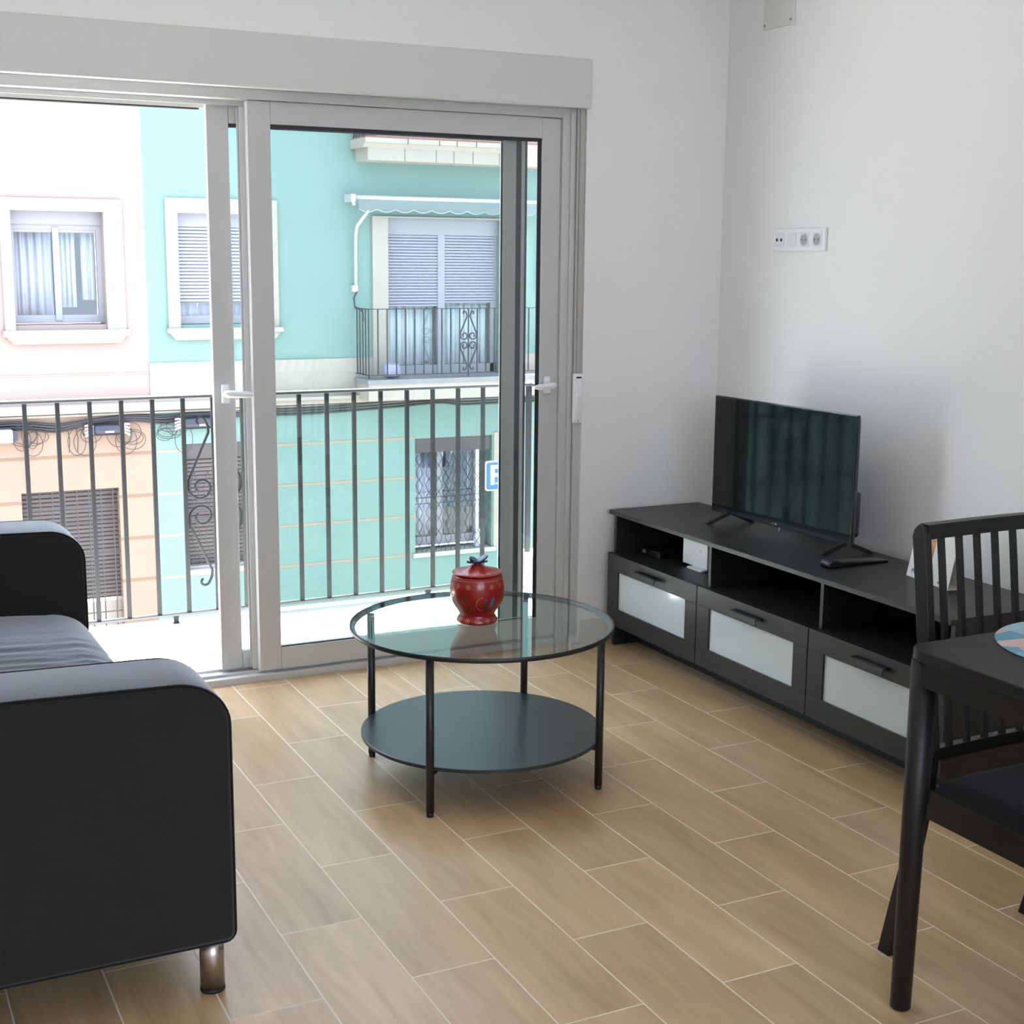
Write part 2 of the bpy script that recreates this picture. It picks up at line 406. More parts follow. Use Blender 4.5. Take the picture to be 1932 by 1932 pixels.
def sash(x0, x1, y0, y1, z0, z1, gl, gr, gb, gt, full):
    m = MB()
    m.box(x0, gl, y0, y1, z0, z1, .003); m.box(gr, x1, y0, y1, z0, z1, .003)
    m.box(gl, gr, y0, y1, gt, z1, .001); m.box(gl, gr, y0, y1, z0, gb, .001)
    so = m.build('sash', 'pvc', door)
    yc = y0 + (.015 if full else .0115)
    g = MB(); w = .013
    g.box(gl, gr, yc - .012, yc - .006, gt - w, gt)
    g.box(gr - (w if full else .005), gr, yc - .010, yc - .006, gb, gt - w)
    if full: g.box(gl, gr, yc - .009, yc - .006, gb, gb + .004)
    g.build('gasket', 'rubber', so)
    MB().box(gl, gr, yc - .005, yc + .005, gb, gt).build('pane', 'pane', so)
    return so
def handle(so, xc, y, zc, d, ln):
    m = MB(); m.smooth = True
    m.box(xc - .014, xc + .014, y - .012, y, zc - .033, zc + .033, .006, 3)
    m.tube([(xc, y - .01, zc), (xc, y - .045, zc)], [.011, .010], 12)
    n = 7; m.tube([(xc - d * .014 + d * ln * i / n, y - .047 - .004 * math.sin(i / n * PI), zc + .004 - .006 * (i / n)) for i in range(n + 1)], [.010, .0125, .0125, .012, .0115, .011, .010, .0065], 12)
    m.build('handle', 'plastic', so)
s1 = sash(-1.861, -.694, .035, .075, .033, 1.968, -1.782, -.772, .111, 1.895, True)
handle(s1, -.742, .035, 1.002, -1, .085)
b = MB(); b.box(-1.878, -1.861, .066, .072, .036, 1.95); b.box(-1.884, -1.850, .078, .084, .04, 1.945); b.build('interlock', 'pvc', s1)
s2 = sash(-1.980, -.842, .100, .124, .034, 1.963, -1.905, -.898, .097, 1.897, False)
handle(s2, -1.942, .100, 1.006, 1, .105)
b = MB(); b.box(-.842, -.820, .104, .122, .036, 1.955); b.box(-.806, -.796, .104, .122, .036, 1.955); b.build('seal', 'seal', s2)
b = MB(); b.box(-.820, -.806, .103, .122, .036, 1.955); b.build('cover_strip', 'pvc', s2)

b = MB(); b.box(DL - .12, -.604, -.032, -.0004, 2.0005, 2.174, .006, 3)
tag(b.build('roller_shutter_box', 'box', origin=(-1.79, -.016, 2.0)), 'long white roller shutter box on the wall above the balcony door', 'shutter box')
st = thing('shutter_strap', (-.628, -.01, .86), 'beige roller shutter strap running down to its white winder beside the door frame', 'strap')
b = MB(); b.box(-.6365, -.6205, -.006, -.0035, 1.035, 2.0); b.build('strap', 'strap', st)
b = MB(); b.smooth = True
b.box(-.6505, -.6130, -.012, .003, .86, 1.045, .004, 3)
b.smooth = False
b.prism([(-.012, .875), (-.012, 1.03), (-.017, 1.02), (-.026, .965), (-.020, .90)], 'x', -.6440, -.6195, .002)
b.mi = 1; b.box(-.6400, -.6190, -.0135, -.0115, 1.028, 1.034)
b.mi = 2; b.disc((-.6300, -.0124, .870), (0, -1, 0), .0025)
b.build('winder', ['plastic', 'hole', 'steel'], st)

# wall plates
sp = thing('socket_plate', (0, -.4885, 1.54), 'white four gang socket plate on the wall above the television', 'socket plate')
Y0, Y1, Z0, Z1 = -.340, -.637, 1.501, 1.582
b = MB(); b.box(-.010, -.0003, Y1, Y0, Z0, Z1, .003); b.build('frame', 'plastic', sp)
pitch = .0715
for i in range(4):
    yc = Y0 - .0405 - pitch * i; zc = (Z0 + Z1) / 2; q = .0245
    if i == 0:
        b = MB(); b.box(-.0125, -.009, yc - q, yc + q, zc - q, zc + q, .001); o = b.build('antenna_socket', 'plasticg', sp)
        b = MB()
        for dy in (.0125, -.0125): b.disc((-.0126, yc + dy, zc), (-1, 0, 0), .0062, 14)
        b.build('socket_hole', 'hole', o)
    elif i == 1:
        b = MB(); b.box(-.0125, -.009, yc - q, yc + q, zc - q, zc + q, .001); b.build('blank_insert', 'plasticg', sp)
    else:
        b = MB(); b.box(-.0125, -.009, yc - q, yc + q, zc - q, zc + q, .001)
        # raised rim round the well
        ring = [(0, yc + .0215 * math.cos(t), zc + .0215 * math.sin(t)) for t in [2 * PI * k / 28 for k in range(28)]]
        b.tube([(-.0125, p[1], p[2]) for p in ring], .0012, 6, closed=True)
        o = b.build('power_socket', 'plasticg', sp)
        b = MB(); b.disc((-.0127, yc, zc), (-1, 0, 0), .0195, 28); o2 = b.build('well', 'socketwell', o)
        b.bm = None
        b = MB()
        for dy in (.0095, -.0095): b.disc((-.0135, yc + dy, zc), (-1, 0, 0), .0028, 10)
        b.build('pin_hole', 'hole', o)
vp = thing('wall_cover_plate', (0, -.31, 2.37), 'pale grey screwed cover plate high on the right wall', 'cover plate')
b = MB(); b.box(-.006, -.0003, -.403, -.222, 2.29, 2.44, .001); b.build('plate', 'plate', vp)
for y, z in ((-.232, 2.305), (-.384, 2.308), (-.232, 2.425), (-.384, 2.425)):
    b = MB(); b.tube([(-.0058, y, z), (-.0085, y, z)], .0045, 10); b.build('screw', 'steel', vp)

# ------------------------------------------------------------------ tv bench
tb = thing('tv_bench', (-.315, -.97, 0), 'long black-brown television bench with three frosted glass drawers along the right wall', 'tv bench')
BX0, BX1, BY0, BY1 = -.520, -.110, -1.872, -.066      # front, back, near end, far end
b = MB(); b.box(BX0 + .002, BX1, BY0, BY1, .515, .531, .0012); b.build('top_panel', 'bench', tb)
for y in (BY1 - .022, BY0 + .006):
    b = MB(); b.box(-.497, BX1 + .002, y, y + .016, 0.0, .515, .0008); b.build('side_panel', 'bench', tb)
for y in (-.722, -1.318):
    b = MB(); b.box(-.497, BX1 - .004, y, y + .015, .366, .515, .0008); b.build('divider', 'bench', tb)
b = MB(); b.box(-.499, BX1 - .004, BY0 + .022, BY1 - .022, .350, .366); b.build('shelf', 'bench', tb)
b = MB(); b.box(BX1 - .004, BX1, BY0 + .022, BY1 - .022, .05, .515); b.build('back_panel', 'benchin', tb)
b = MB(); b.box(-.497, BX1 - .004, BY0 + .022, BY1 - .022, .076, .087); b.box(-.390, -.376, BY0 + .022, BY1 - .022, 0, .076); b.build('plinth', 'bench', tb)
for i, (ya, yb) in enumerate(((-.673, -.069), (-1.281, -.677), (-1.870, -1.285))):
    b = MB(); g = .0005; s_ = .069; zt, zb, zu, zl = .366, .088, .301, .156
    xf, xb = BX0, -.500
    ga, gb_ = ya + s_, yb - s_ - .005
    b.box(xf, xb, ya, yb, zu, zt, .0008)                        # top rail
    b.box(xf, xb, ya, yb, zb, zl, .0008)                        # bottom rail
    b.box(xf, xb, ya, ga, zl + g, zu - g, .0008); b.box(xf, xb, gb_, yb, zl + g, zu - g, .0008)
    d = b.build('drawer', 'bench', tb)
    b = MB(); b.box(xf + .007, xf + .011, ga - .004, gb_ + .004, zl - .004, zu + .004); b.build('glass_panel', 'frost', d)
    yc = (ya + yb) / 2; h = .073
    b = MB(); b.prism([(xf - .0005, .338), (xf - .024, .338), (xf - .028, .335), (xf - .030, .319), (xf - .0272, .319), (xf - .0252, .333), (xf - .0225, .3345), (xf - .0005, .3345)], 'y', yc - h, yc + h)
    b.box(xf - .006, xf, yc - h, yc + h, .330, .338)
    b.build('handle', 'black', d)

# things in and on the bench
b = MB(); b.smooth = False; ro = thing('router', (-.365, -.456, .3665), 'white upright router box in the left compartment of the television bench', 'router')
b.box(-.385, -.345, -.535, -.377, .3765, .473, .004, 2); bo = b.build('body', 'plastic', ro)
b = MB(); b.box(-.40, -.335, -.520, -.428, .3665, .374, .002); b.box(-.38, -.35, -.51, -.44, .374, .378); b.build('stand', 'plastic', ro)
b = MB(); text_into(b, 'ZTE', .011, lambda u, v, w: (-.3853 - w, -.484 - u, .436 + v)); b.build('logo', 'inkgrey', bo)
sb = thing('set_top_box', (-.35, -.21, .3665), 'small black set-top box in the dark left compartment of the television bench', 'set-top box')
b = MB(); b.box(-.415, -.30, -.268, -.142, .3675, .391, .003); o = b.build('case', 'bezel', sb)
b = MB(); b.box(-.417, -.4145, -.170, -.148, .372, .386, .0008); b.build('front_panel', 'steel', o)
tv = thing('television', (-.262, -.766, .5315), 'black flat screen television standing on the black bench', 'television')
TVA = math.radians(3.03)
class TB(MB):
    """shapes in the set's own frame: x out of the back, y along the screen, z up from the bench top"""
    def put(s, name, mat, par):
        bmesh.ops.rotate(s.bm, verts=s.bm.verts, cent=(0, 0, 0), matrix=Matrix.Rotation(TVA, 3, 'Z'))
        bmesh.ops.translate(s.bm, verts=s.bm.verts, vec=(-.262, -.766, .5315))
        return s.build(name, mat, par)
b = TB(); b.box(0, .014, -.366, .366, .0355, .4575, .003); b.box(.014, .030, -.352, .352, .05, .445, .004); b.box(.03, .058, -.345, .33, .055, .205, .012, 3); cab = b.put('cabinet', 'bezel', tv)
b = TB(); b.box(-.0008, .001, -.359, .359, .053, .4515, .0003, 1); b.put('screen', 'screen', tv)
b = TB(); b.box(-.0012, 0, .000, .011, .042, .048); b.box(-.0012, 0, .018, .023, .043, .047); b.put('badge', 'chrome', cab)
b = TB(); b.box(.002, .01, -.013, -.005, .022, .038, .002); b.put('indicator', 'chrome', cab)
TX = -.262
for yc in (-.492, -1.095):
    b = MB()
    for dx, dy in ((-.075, .022), (.085, -.014)):
        ax = TX - math.tan(TVA) * (yc + .766) + .012; a = (ax, yc, .572); e = (ax + dx, yc + dy, .5355)
        b.bar(a, e, .018, .013); b.bar(e, (e[0] + .010 * (1 if dx > 0 else -1), e[1], .5345), .016, .005)
    b.build('foot', 'blackpl', tv)
rc = thing('remote_control', (-.29, -1.212, .531), 'black remote control lying on the bench below the television', 'remote control')
b = MB(); b.smooth = True
b.prism([(-.412, .5315), (-.178, .5315), (-.176, .5345), (-.180, .538), (-.36, .549), (-.385, .5555), (-.405, .555), (-.415, .547), (-.416, .537)], 'y', -1.239, -1.191, .005, 3, True); b.build('case', 'blackpl', rc)
b = MB()
for i in range(8):
    for j in range(3): b.disc((-.345 + .02 * i, -1.226 + .011 * j, .5482 - .00125 * i * .98), (.06, 0, 1), .003, 8, .001)
b.build('buttons', 'inkgrey', rc)
# desk calendar (tent)
dc = thing('desk_calendar', (-.25, -1.51, .531), 'white tent desk calendar standing behind the chair back on the television bench', 'calendar')
A, B, A2, B2, TA, TB_ = [Vector(p) for p in ((-.255, -1.405, .5315), (-.286, -1.612, .5315), (-.196, -1.414, .5315), (-.229, -1.621, .5315), (-.223, -1.410, .688), (-.256, -1.617, .688))]
def slab(P, Q, R, S, th):
    n = (Q - P).cross(S - P).normalized() * th
    return [P, Q, Q + n, P + n], [S, R, R + n, S + n]
b = MB(); b.hull8(*slab(A, B, TB_, TA, .0012)); b.build('front_board', 'paper', dc)
b = MB(); b.hull8(*slab(A2, B2, TB_, TA, .0012)); b.hull8(*slab(A, B, B2, A2, .0012)); b.build('back_board', 'kraft', dc)
def cal(u, v, w=0):      # u along the board from its far end, v up the slope
    n = (B - A).cross(TA - A).normalized()
    if n.x > 0: n = -n
    return A + (B - A) * u + (TA - A) * v + n * (.0016 + w)
b = MB()
pg = lambda u0, u1, v0, v1: b.hull8([cal(u0, v0, 0), cal(u1, v0, 0), cal(u1, v0, .0008), cal(u0, v0, .0008)], [cal(u0, v1, 0), cal(u1, v1, 0), cal(u1, v1, .0008), cal(u0, v1, .0008)])
pg(.03, .97, .22, .97); b.build('page', 'paper', dc)
b = MB(); u0, u1, v0, v1 = .22, .52, .42, .82
b.hull8([cal(u0, v0, .001), cal(u1, v0, .001), cal(u1, v0, .0014), cal(u0, v0, .0014)], [cal(u0, v1, .001), cal(u1, v1, .001), cal(u1, v1, .0014), cal(u0, v1, .0014)]); b.build('photo', 'photo', dc)
L_ = (B - A).length; H_ = (TA - A).length
for nm, tx, sz, u_, v_, dw in (('title_lettering', 'PVT', .019, .10, .085, 0), ('corner_lettering', 'SMART', .011, .74, .05, 0), ('heading_mark', '-----', .012, .62, .80, .001)):
    b = MB(); text_into(b, tx, sz, lambda u, v, w: cal(u_ + u / L_, v_ + v / H_, dw + w)); b.build(nm, 'ink', dc)
b = MB()
for i in range(22):
    c = cal(.08 + .84 * i / 21, .985); d_ = (B - A).normalized()
    b.tube([c + Vector((.004 * math.cos(t), 0, .006 * math.sin(t) - .001)) for t in [2 * PI * k / 10 for k in range(10)]], .0006, 5, closed=True)
b.build('spiral_binding', 'inkgrey', dc)

# ------------------------------------------------------------------ coffee table
CTX, CTY = -1.533, -1.095
ct = thing('coffee_table', (CTX, CTY, 0), 'round glass topped coffee table with black metal legs and lower shelf', 'coffee table')
b = MB(); b.lathe([(0, .4445), (.3705, .4445), (.3712, .4455), (.3712, .4495), (.3705, .4505), (0, .4505)], (CTX, CTY, 0), 96, False); b.build('glass_top', 'tableglass', ct)
b = MB(); b.lathe([(.360, .4385), (.3745, .4385), (.3755, .4395), (.3755, .4508), (.375, .4512), (.3722, .4512), (.3718, .4437), (.360, .4437), (.360, .4385)], (CTX, CTY, 0), 96, True); b.build('rim', 'black', ct)
b = MB(); b.lathe([(0, .127), (.344, .127), (.346, .128), (.346, .137), (.344, .138), (0, .138)], (CTX, CTY, 0), 96, False); b.build('shelf', pbr('black shelf foil', (.022, .026, .027), .30, spec=.55), ct)
for a in (43, 133, 222, 314):
    t = math.radians(a); rr = .352; x, y = CTX + rr * math.cos(t), CTY + rr * math.sin(t)
    b = MB(); b.cyl((x, y), .0112, .012, .4385, 20); lg = b.build('leg', 'black', ct)
    b = MB(); b.cyl((x, y), .0098, 0, .013, 20); b.build('foot', 'blackpl', lg)
    b = MB(); c, s_ = math.cos(t), math.sin(t)
    b.bar((CTX + .27 * c, CTY + .27 * s_, .1205), (CTX + .35 * c, CTY + .35 * s_, .1205), .016, .012); b.build('shelf_bracket', 'black', ct)

# painted jar on the table
JX, JY, JZ = -1.543, -1.082, .4512
jar = thing('lidded_jar', (JX, JY, JZ), 'small red painted jar with a blue butterfly lid on the glass table', 'jar')
prof = [(0, 0), (.054, 0), (.058, .003), (.0585, .008), (.053, .017), (.0495, .023), (.0515, .028), (.058, .038), (.066, .050), (.0725, .064), (.0765, .078), (.0775, .090), (.0768, .104), (.0745, .118), (.0715, .130), (.069, .137), (.066, .139), (0, .139)]
def prof_at(z):
    for (r0, z0), (r1, z1) in zip(prof[1:], prof[2:]):
        if z0 <= z <= z1 and z1 > z0:
            t = (z - z0) / (z1 - z0); return r0 + (r1 - r0) * t, Vector((z1 - z0, 0, r0 - r1)).normalized()
    return .08, Vector((1, 0, 0))
b = MB(); b.lathe(prof, (JX, JY, JZ), 64)
def dot(az, z, r, mi):
    R, n = prof_at(z); b.mi = mi
    c = Vector((JX + R * math.cos(az), JY + R * math.sin(az), JZ + z))
    b.disc(c, (n.x * math.cos(az), n.x * math.sin(az), n.z), r, 7, .0007); b.mi = 0
AC = math.atan2(-4.565 - JY, -3.164 - JX)
for i in range(64): dot(2 * PI * i / 64, .1290, .0010, 1)
for i in range(14):
    a0 = AC + .11 + 2 * PI * i / 14
    dot(a0, .1140, .0015, 1)
    for k in range(6):
        t = 2 * PI * k / 6 + .3; dot(a0 + .0056 * math.cos(t) / .075, .1140 + .0056 * math.sin(t), .0012, 1)
for i in range(12):
    a0 = AC + .02 + 2 * PI * i / 12
    dot(a0, .0115, .0015, 1)
    for k in range(6):
        t = 2 * PI * k / 6; dot(a0 + .0065 * math.cos(t) / .06, .0115 + .0048 * math.sin(t), .0012, 1)
for base in (.55, 2.2, 4.2):      # painted leaves and dotted scrolls
    a0 = AC + base
    for k in range(9):
        z = .050 + .0045 * k; w = .0068 * math.sin(PI * (k + .8) / 9.8)
        dot(a0 + .004 * k / .08 * .2, z, max(.002, w), 2)
    for k in range(14):
        t = PI * .55 + k * .22; dot(a0 - .30 + .021 * math.cos(t) / .075, .066 + .021 * math.sin(t), .0010, 1)
    for k in range(8): dot(a0 - .10 - .022 * k, .050 + .0012 * k * (k % 3), .0042, 3)
    dot(a0 - .22, .078, .0040, 2)
for base in (-.45, 1.4, 3.2):
    a0 = AC + base
    for k in range(12):
        t = .2 + k * .36; rr = .017 - .0009 * k
        dot(a0 + rr * math.cos(t) / .08, .076 + rr * math.sin(t) * .8, .0022, 3)
    for k in range(9): dot(a0 + .02 + .035 * k, .053 + .004 * math.sin(k * .9), .0024, 3)
b.build('body', ['redgloss', 'gold', 'bluepaint', 'olive'], jar)
b = MB(); lp = [(0, .1405), (.069, .1405), (.0718, .142), (.0718, .1443), (.069, .1458), (.055, .148), (.040, .1525), (.026, .158), (.017, .163), (.012, .166), (0, .167)]
b.lathe(lp, (JX, JY, JZ), 64); b.mi = 1
for i in range(18):
    a0 = 2 * PI * i / 18
    for rr, zz, r in ((.0625, .1472, .0015), (.057, .1481, .0010), (.0675, .1462, .0010)): b.disc((JX + rr * math.cos(a0), JY + rr * math.sin(a0), JZ + zz), (.24 * math.cos(a0), .24 * math.sin(a0), 1), r, 7, .0008)
    for k in (-.09, .09): b.disc((JX + .0625 * math.cos(a0 + k), JY + .0625 * math.sin(a0 + k), JZ + .1473), (0, 0, 1), .0010, 7, .0012)
lid = b.build('lid', ['redlid', 'gold'], jar)
# butterfly knob: four tilted petals on a stub
b = MB(); b.smooth = True
cz = JZ + .1705
rt = Vector((math.cos(-.46), math.sin(-.46), 0)); fw = Vector((-rt.y, rt.x, 0))
b.lathe([(0, 0), (.010, 0), (.011, .004), (.008, .010), (0, .011)], (JX, JY, JZ + .164), 20)
for sx, sy, ln, wd, tl, in_ in ((-1, -.45, .030, .0125, .12, 0), (1, -.40, .029, .0125, .20, 0), (-.85, .55, .026, .0125, .50, 1), (1.1, .55, .034, .0145, .62, 1)):
    dr = (rt * sx + fw * sy).normalized(); nrm = (Vector((0, 0, 1)) - dr * tl).normalized(); ax = (dr + Vector((0, 0, tl))).normalized(); cr = nrm.cross(ax)
    c = Vector((JX, JY, cz)) + ax * (ln * .52)
    for mi, k, off in ((0, 1., 0.), (1, .72, .0023)) if in_ else ((0, 1., 0.),):
        b.mi = mi; n = 20
        top = [b.bm.verts.new(c + ax * ln * .56 * k * math.cos(2 * PI * i / n) + cr * wd * k * math.sin(2 * PI * i / n) + nrm * (.0022 + off * .4)) for i in range(n)]
        bot = [b.bm.verts.new(c + ax * ln * .56 * k * math.cos(2 * PI * i / n) + cr * wd * k * math.sin(2 * PI * i / n) - nrm * (.0022 - off)) for i in range(n)]
        f = b.bm.faces.new(top); f.material_index = mi; f = b.bm.faces.new(bot[::-1]); f.material_index = mi
        for i in range(n):
            f = b.bm.faces.new([bot[i], bot[(i + 1) % n], top[(i + 1) % n], top[i]]); f.material_index = mi
    b.mi = 0
b.build('butterfly_knob', ['navy', 'blue'], lid)

# ------------------------------------------------------------------ sofa
so = thing('sofa', (-2.95, -1.095, 0), 'charcoal fabric two-seat sofa with blocky arms by the open balcony door', 'sofa')
SXF, SXB = -2.503, -3.39
def arm_outline(d=0.):
    f, bk, zb, zt = SXF - d, SXB + d, .125 + d, .668 - d
    p = [(bk, zb)] + arc(f - .020, zb + .020, .020, -PI / 2, 0, 4)
    for i in range(11):
        t = PI / 2 * i / 10; p.append((f - .105 + .105 * math.cos(t), zt - .088 + .088 * math.sin(t)))
    p += [(f - .25, zt + .004), (f - .5, zt + .010), (bk + .06, zt + .012)] + arc(bk + .05, zt - .04, .05, PI / 2, PI, 5)
    return p
for ya, yb in ((-2.022, -1.815), (-.388, -.175)):
    b = MB(); b.prism(arm_outline(), 'y', ya, yb, .012, 3, True); ao = b.build('arm', 'sofa', so)
    pass
    for y in (ya + .006, yb - .006):
        b = MB(); b.tube([(x, y, z) for x, z in arm_outline(.0035)], .0046, 6, closed=True); b.build('piping', 'piping', ao)
# seat with gathered cover
b = MB(); NY = 150; prof_s = [(-3.15, .18), (-3.15, .425)]
prof_s += [(-3.15 + .52 * i / 12, .425 + .018 * math.sin(PI * min(1, i / 12 * .9))) for i in range(1, 13)]
for i in range(1, 9):
    t = PI / 2 * i / 8; prof_s.append((-2.63 + .122 * math.sin(t), .432 - .075 * (1 - math.cos(t))))
prof_s += [(-2.508, .30), (-2.510, .16)]
rows = []
for j in range(NY + 1):
    f = j / NY; y = -1.813 + f * (1.813 - .390); row = []
    for i, (x, z) in enumerate(prof_s):
        e = math.sin(PI * f); crown = .016 * e ** .4
        bend = .035 * math.sin((x + 3.15) / .64 * PI)
        amp = .0036 * max(0, math.sin(PI * min(1, max(0, (f - .06) / .80)))) * (1 if z > .38 else .15) * (.3 + .7 * min(1, (x + 3.15) / .3))
        wv = math.sin((y + bend) * 62 + 2.0 * math.sin(y * 9)) + .6 * math.sin((y + bend * 1.4) * 103 + x * 3) + .35 * math.sin((y - bend) * 171 + 1.3)
        row.append(b.bm.verts.new((x, y, z + (crown - .012 if z > .3 else 0) + amp * wv)))
    rows.append(row)
for r0, r1 in zip(rows, rows[1:]):
    for i in range(len(prof_s) - 1):
        f = b.bm.faces.new([r0[i], r0[i + 1], r1[i + 1], r1[i]]); f.smooth = True
for r in (rows[0], rows[-1]): b.bm.faces.new(r)
b.bm.faces.new([rows[0][0], rows[-1][0], rows[-1][-1], rows[0][-1]])
b.build('seat_cushion', 'sofa', so)
b = MB(); b.prism([(-3.388, .125), (-3.152, .125), (-3.12, .43), (-3.16, .62)] + arc(-3.22, .605, .055, .2, PI / 2, 4) + arc(-3.33, .605, .055, PI / 2, PI, 4), 'y', -1.813, -.390, .01, 2, True); b.build('backrest', 'sofa', so)
b = MB(); b.box(-3.15, -2.53, -1.813, -.390, .125, .178); b.build('base', 'piping', so)
for x, y in ((-2.541, -1.958), (-2.541, -.24), (-3.33, -1.958), (-3.33, -.24)):
    b = MB(); b.cyl((x, y), .0245, .007, .124, 32); lg = b.build('leg', 'satin', so)
    b = MB(); b.cyl((x, y), .0252, 0, .0072, 32); b.build('foot_cap', 'rubber', lg)

# ------------------------------------------------------------------ dining table, chair
dt = thing('dining_table', (-.75, -3.2, 0), 'black stained dining table with rounded corners at the right edge', 'dining table')
TX0, TX1, TY0, TY1 = -1.354, -.16, -3.80, -2.604
b = MB(); b.prism(rrect(TX0, TX1, TY0, TY1, .042, 8), 'z', .728, .751, .003, 3); b.build('tabletop', 'wood', dt)
b = MB(); w = .022; i_ = .008
for x0, x1, y0, y1 in ((TX0 + i_, TX0 + i_ + w, TY0 + .06, TY1 - .035), (TX1 - i_ - w, TX1 - i_, TY0 + .06, TY1 - .06), (TX0 + .06, TX1 - .06, TY1 - i_ - w, TY1 - i_), (TX0 + .06, TX1 - .06, TY0 + i_, TY0 + i_ + w)):
    b.box(x0, x1, y0, y1, .679, .7275, .001)
b.build('apron', 'wood', dt)
for sx, sy in ((0, 1), (1, 1), (0, 0), (1, 0)):
    x = TX0 + .0285 if sx == 0 else TX1 - .0285; y = TY1 - .0285 if sy else TY0 + .0285
    ox, oy = (.006 if sx == 0 else -.006), (.014 if sy else -.014)
    b = MB(); b.tube([(x + ox, y + oy, 0), (x + ox, y + oy, .004), (x + ox * .5, y + oy * .5, .38), (x, y, .7275)], [.0185, .0205, .0225, .0255], 28); b.build('leg', 'wood', dt)
pm = MB(); pm.lathe([(0, .7515), (.195, .7515), (.1965, .7525), (.195, .7540), (0, .7540)], (-1.0163, -2.7745, 0), 64, False)
tag(pm.build('placemat', 'mat', origin=(-1.0163, -2.7745, .7515)), 'round placemat printed in blue and pink on the black dining table', 'placemat')
bw = thing('bowl', (-.985, -2.765, .754), 'dark grey bowl with a black rim on the blue and pink placemat', 'bowl')
c = (-.985, -2.765, .7545)
b = MB(); b.lathe([(0, 0), (.05, 0), (.055, .004), (.088, .016), (.108, .032), (.112, .040), (.108, .040), (.085, .022), (.05, .009), (0, .008)], c, 56); bo = b.build('body', 'bowl', bw)
b = MB(); b.tube([(c[0] + .1115 * math.cos(t), c[1] + .1115 * math.sin(t), c[2] + .034) for t in [2 * PI * k / 56 for k in range(56)]], .0028, 8, closed=True); b.build('rim', 'bowlrim', bo)

ch = thing('dining_chair', (-.985, -2.72, 0), 'black slat-back dining chair tucked under the far side of the table', 'chair')
CX0, CX1 = -1.216, -.756
path = [(0, -2.432), (.14, -2.468), (.28, -2.507), (.40, -2.532), (.50, -2.538), (.62, -2.522), (.74, -2.503), (.86, -2.486), (.925, -2.476)]    # z, y of the rear post
def post_y(z):
    for (a, ya), (c_, yc) in zip(path, path[1:]):
        if a <= z <= c_: return ya + (yc - ya) * (z - a) / (c_ - a)
    return path[-1][1]
for sx in (0, 1):
    x0 = CX0 if sx == 0 else CX1 - .0205
    out = [(post_y(z) + .0185, z) for z, _ in path] + [(post_y(.925) + .014, .940), (post_y(.925) + .004, .950), (post_y(.925) - .010, .947)] + [(post_y(z) - .0165, z) for z, _ in path[::-1]]
    b = MB()
    t = bmesh.new(); n = len(out); ins = (.013 if sx == 0 else -.013)
    def shift(z): return ins * (1 - z / .42) if z < .42 else 0
    Av = [t.verts.new((x0 + shift(z), y, z)) for y, z in out]; Bv = [t.verts.new((x0 + .0205 + shift(z), y, z)) for y, z in out]
    fa = t.faces.new(Av); fb = t.faces.new(Bv)
    for i in range(n): t.faces.new([Av[i], Av[(i + 1) % n], Bv[(i + 1) % n], Bv[i]])
    bmesh.ops.recalc_face_normals(t, faces=t.faces)
    bmesh.ops.bevel(t, geom=list(set(fa.edges) | set(fb.edges)), offset=.003, segments=3, profile=.5, affect='EDGES')
    b.merge(t, False); b.build('rear_leg', 'wood', ch)
def rail(z0, z1, name, th=.02):
    b = MB(); n = 12; rows = []
    xa, xb = CX0 + .012, CX1 - .012
    outer = []
    for i in range(n + 1):
        f = i / n; x = xa + (xb - xa) * f; bow = .010 * math.sin(PI * f)
        y0, y1 = post_y(z0) - .014 + bow, post_y(min(z1, .925)) - .014 + bow
        outer.append([b.bm.verts.new(p) for p in ((x, y0, z0), (x, y0 + th, z0), (x, y1 + th, z1), (x, y1, z1))])
    for A_, B_ in zip(outer, outer[1:]):
        for k in range(4): b.bm.faces.new([A_[k], A_[(k + 1) % 4], B_[(k + 1) % 4], B_[k]])
    b.bm.faces.new(outer[0]); b.bm.faces.new(outer[-1][::-1])
    b.build(name, 'wood', ch)
rail(.921, .951, 'top_rail', .024); rail(.475, .502, 'lower_rail')
for i in range(8):
    x = -1.160 + .0505 * i; f = (x - CX0) / (CX1 - CX0); bow = .010 * math.sin(PI * f)
    b = MB(); zs = [.500, .62, .74, .86, .922]
    q = [(post_y(z) - .012 + bow, z) for z in zs]
    for (ya, za), (yb, zb) in zip(q, q[1:]):
        b.hull8([(x - .006, ya, za), (x + .006, ya, za), (x + .006, ya + .010, za), (x - .006, ya + .010, za)], [(x - .006, yb, zb), (x + .006, yb, zb), (x + .006, yb + .010, zb), (x - .006, yb + .010, zb)])
    bmesh.ops.remove_doubles(b.bm, verts=b.bm.verts, dist=1e-5)
    b.build('spindle', 'wood', ch)
b = MB(); x0, x1, y0, y1 = CX0 + .004, CX1 - .004, -2.96, -2.535
for xa, xb, ya, yb in ((x0, x0 + .02, y0, y1), (x1 - .02, x1, y0, y1), (x0 + .02, x1 - .02, y0, y0 + .02), (x0 + .02, x1 - .02, y1 - .02, y1)): b.box(xa, xb, ya, yb, .352, .412, .0015)
b.build('seat_frame', 'wood', ch)
b = MB(); b.smooth = True
sm = bmesh.new(); bmesh.ops.create_grid(sm, x_segments=26, y_segments=26, size=.5)
for v in sm.verts:
    u, w_ = v.co.x * 2, v.co.y * 2; edge = (1 - abs(u) ** 5) * (1 - abs(w_) ** 5)
    v.co = Vector(((x0 + x1) / 2 + u * (x1 - x0) / 2 * 1.0, (y0 + y1 - .012) / 2 + w_ * (y1 - y0 - .012) / 2 * 1.0, .414 + .040 * max(0, edge) ** .38))
b.merge(sm, True)
b.box(x0, x1, y0, y1 - .012, .4125, .4145)
b.build('seat_pad', 'seatpad', ch)
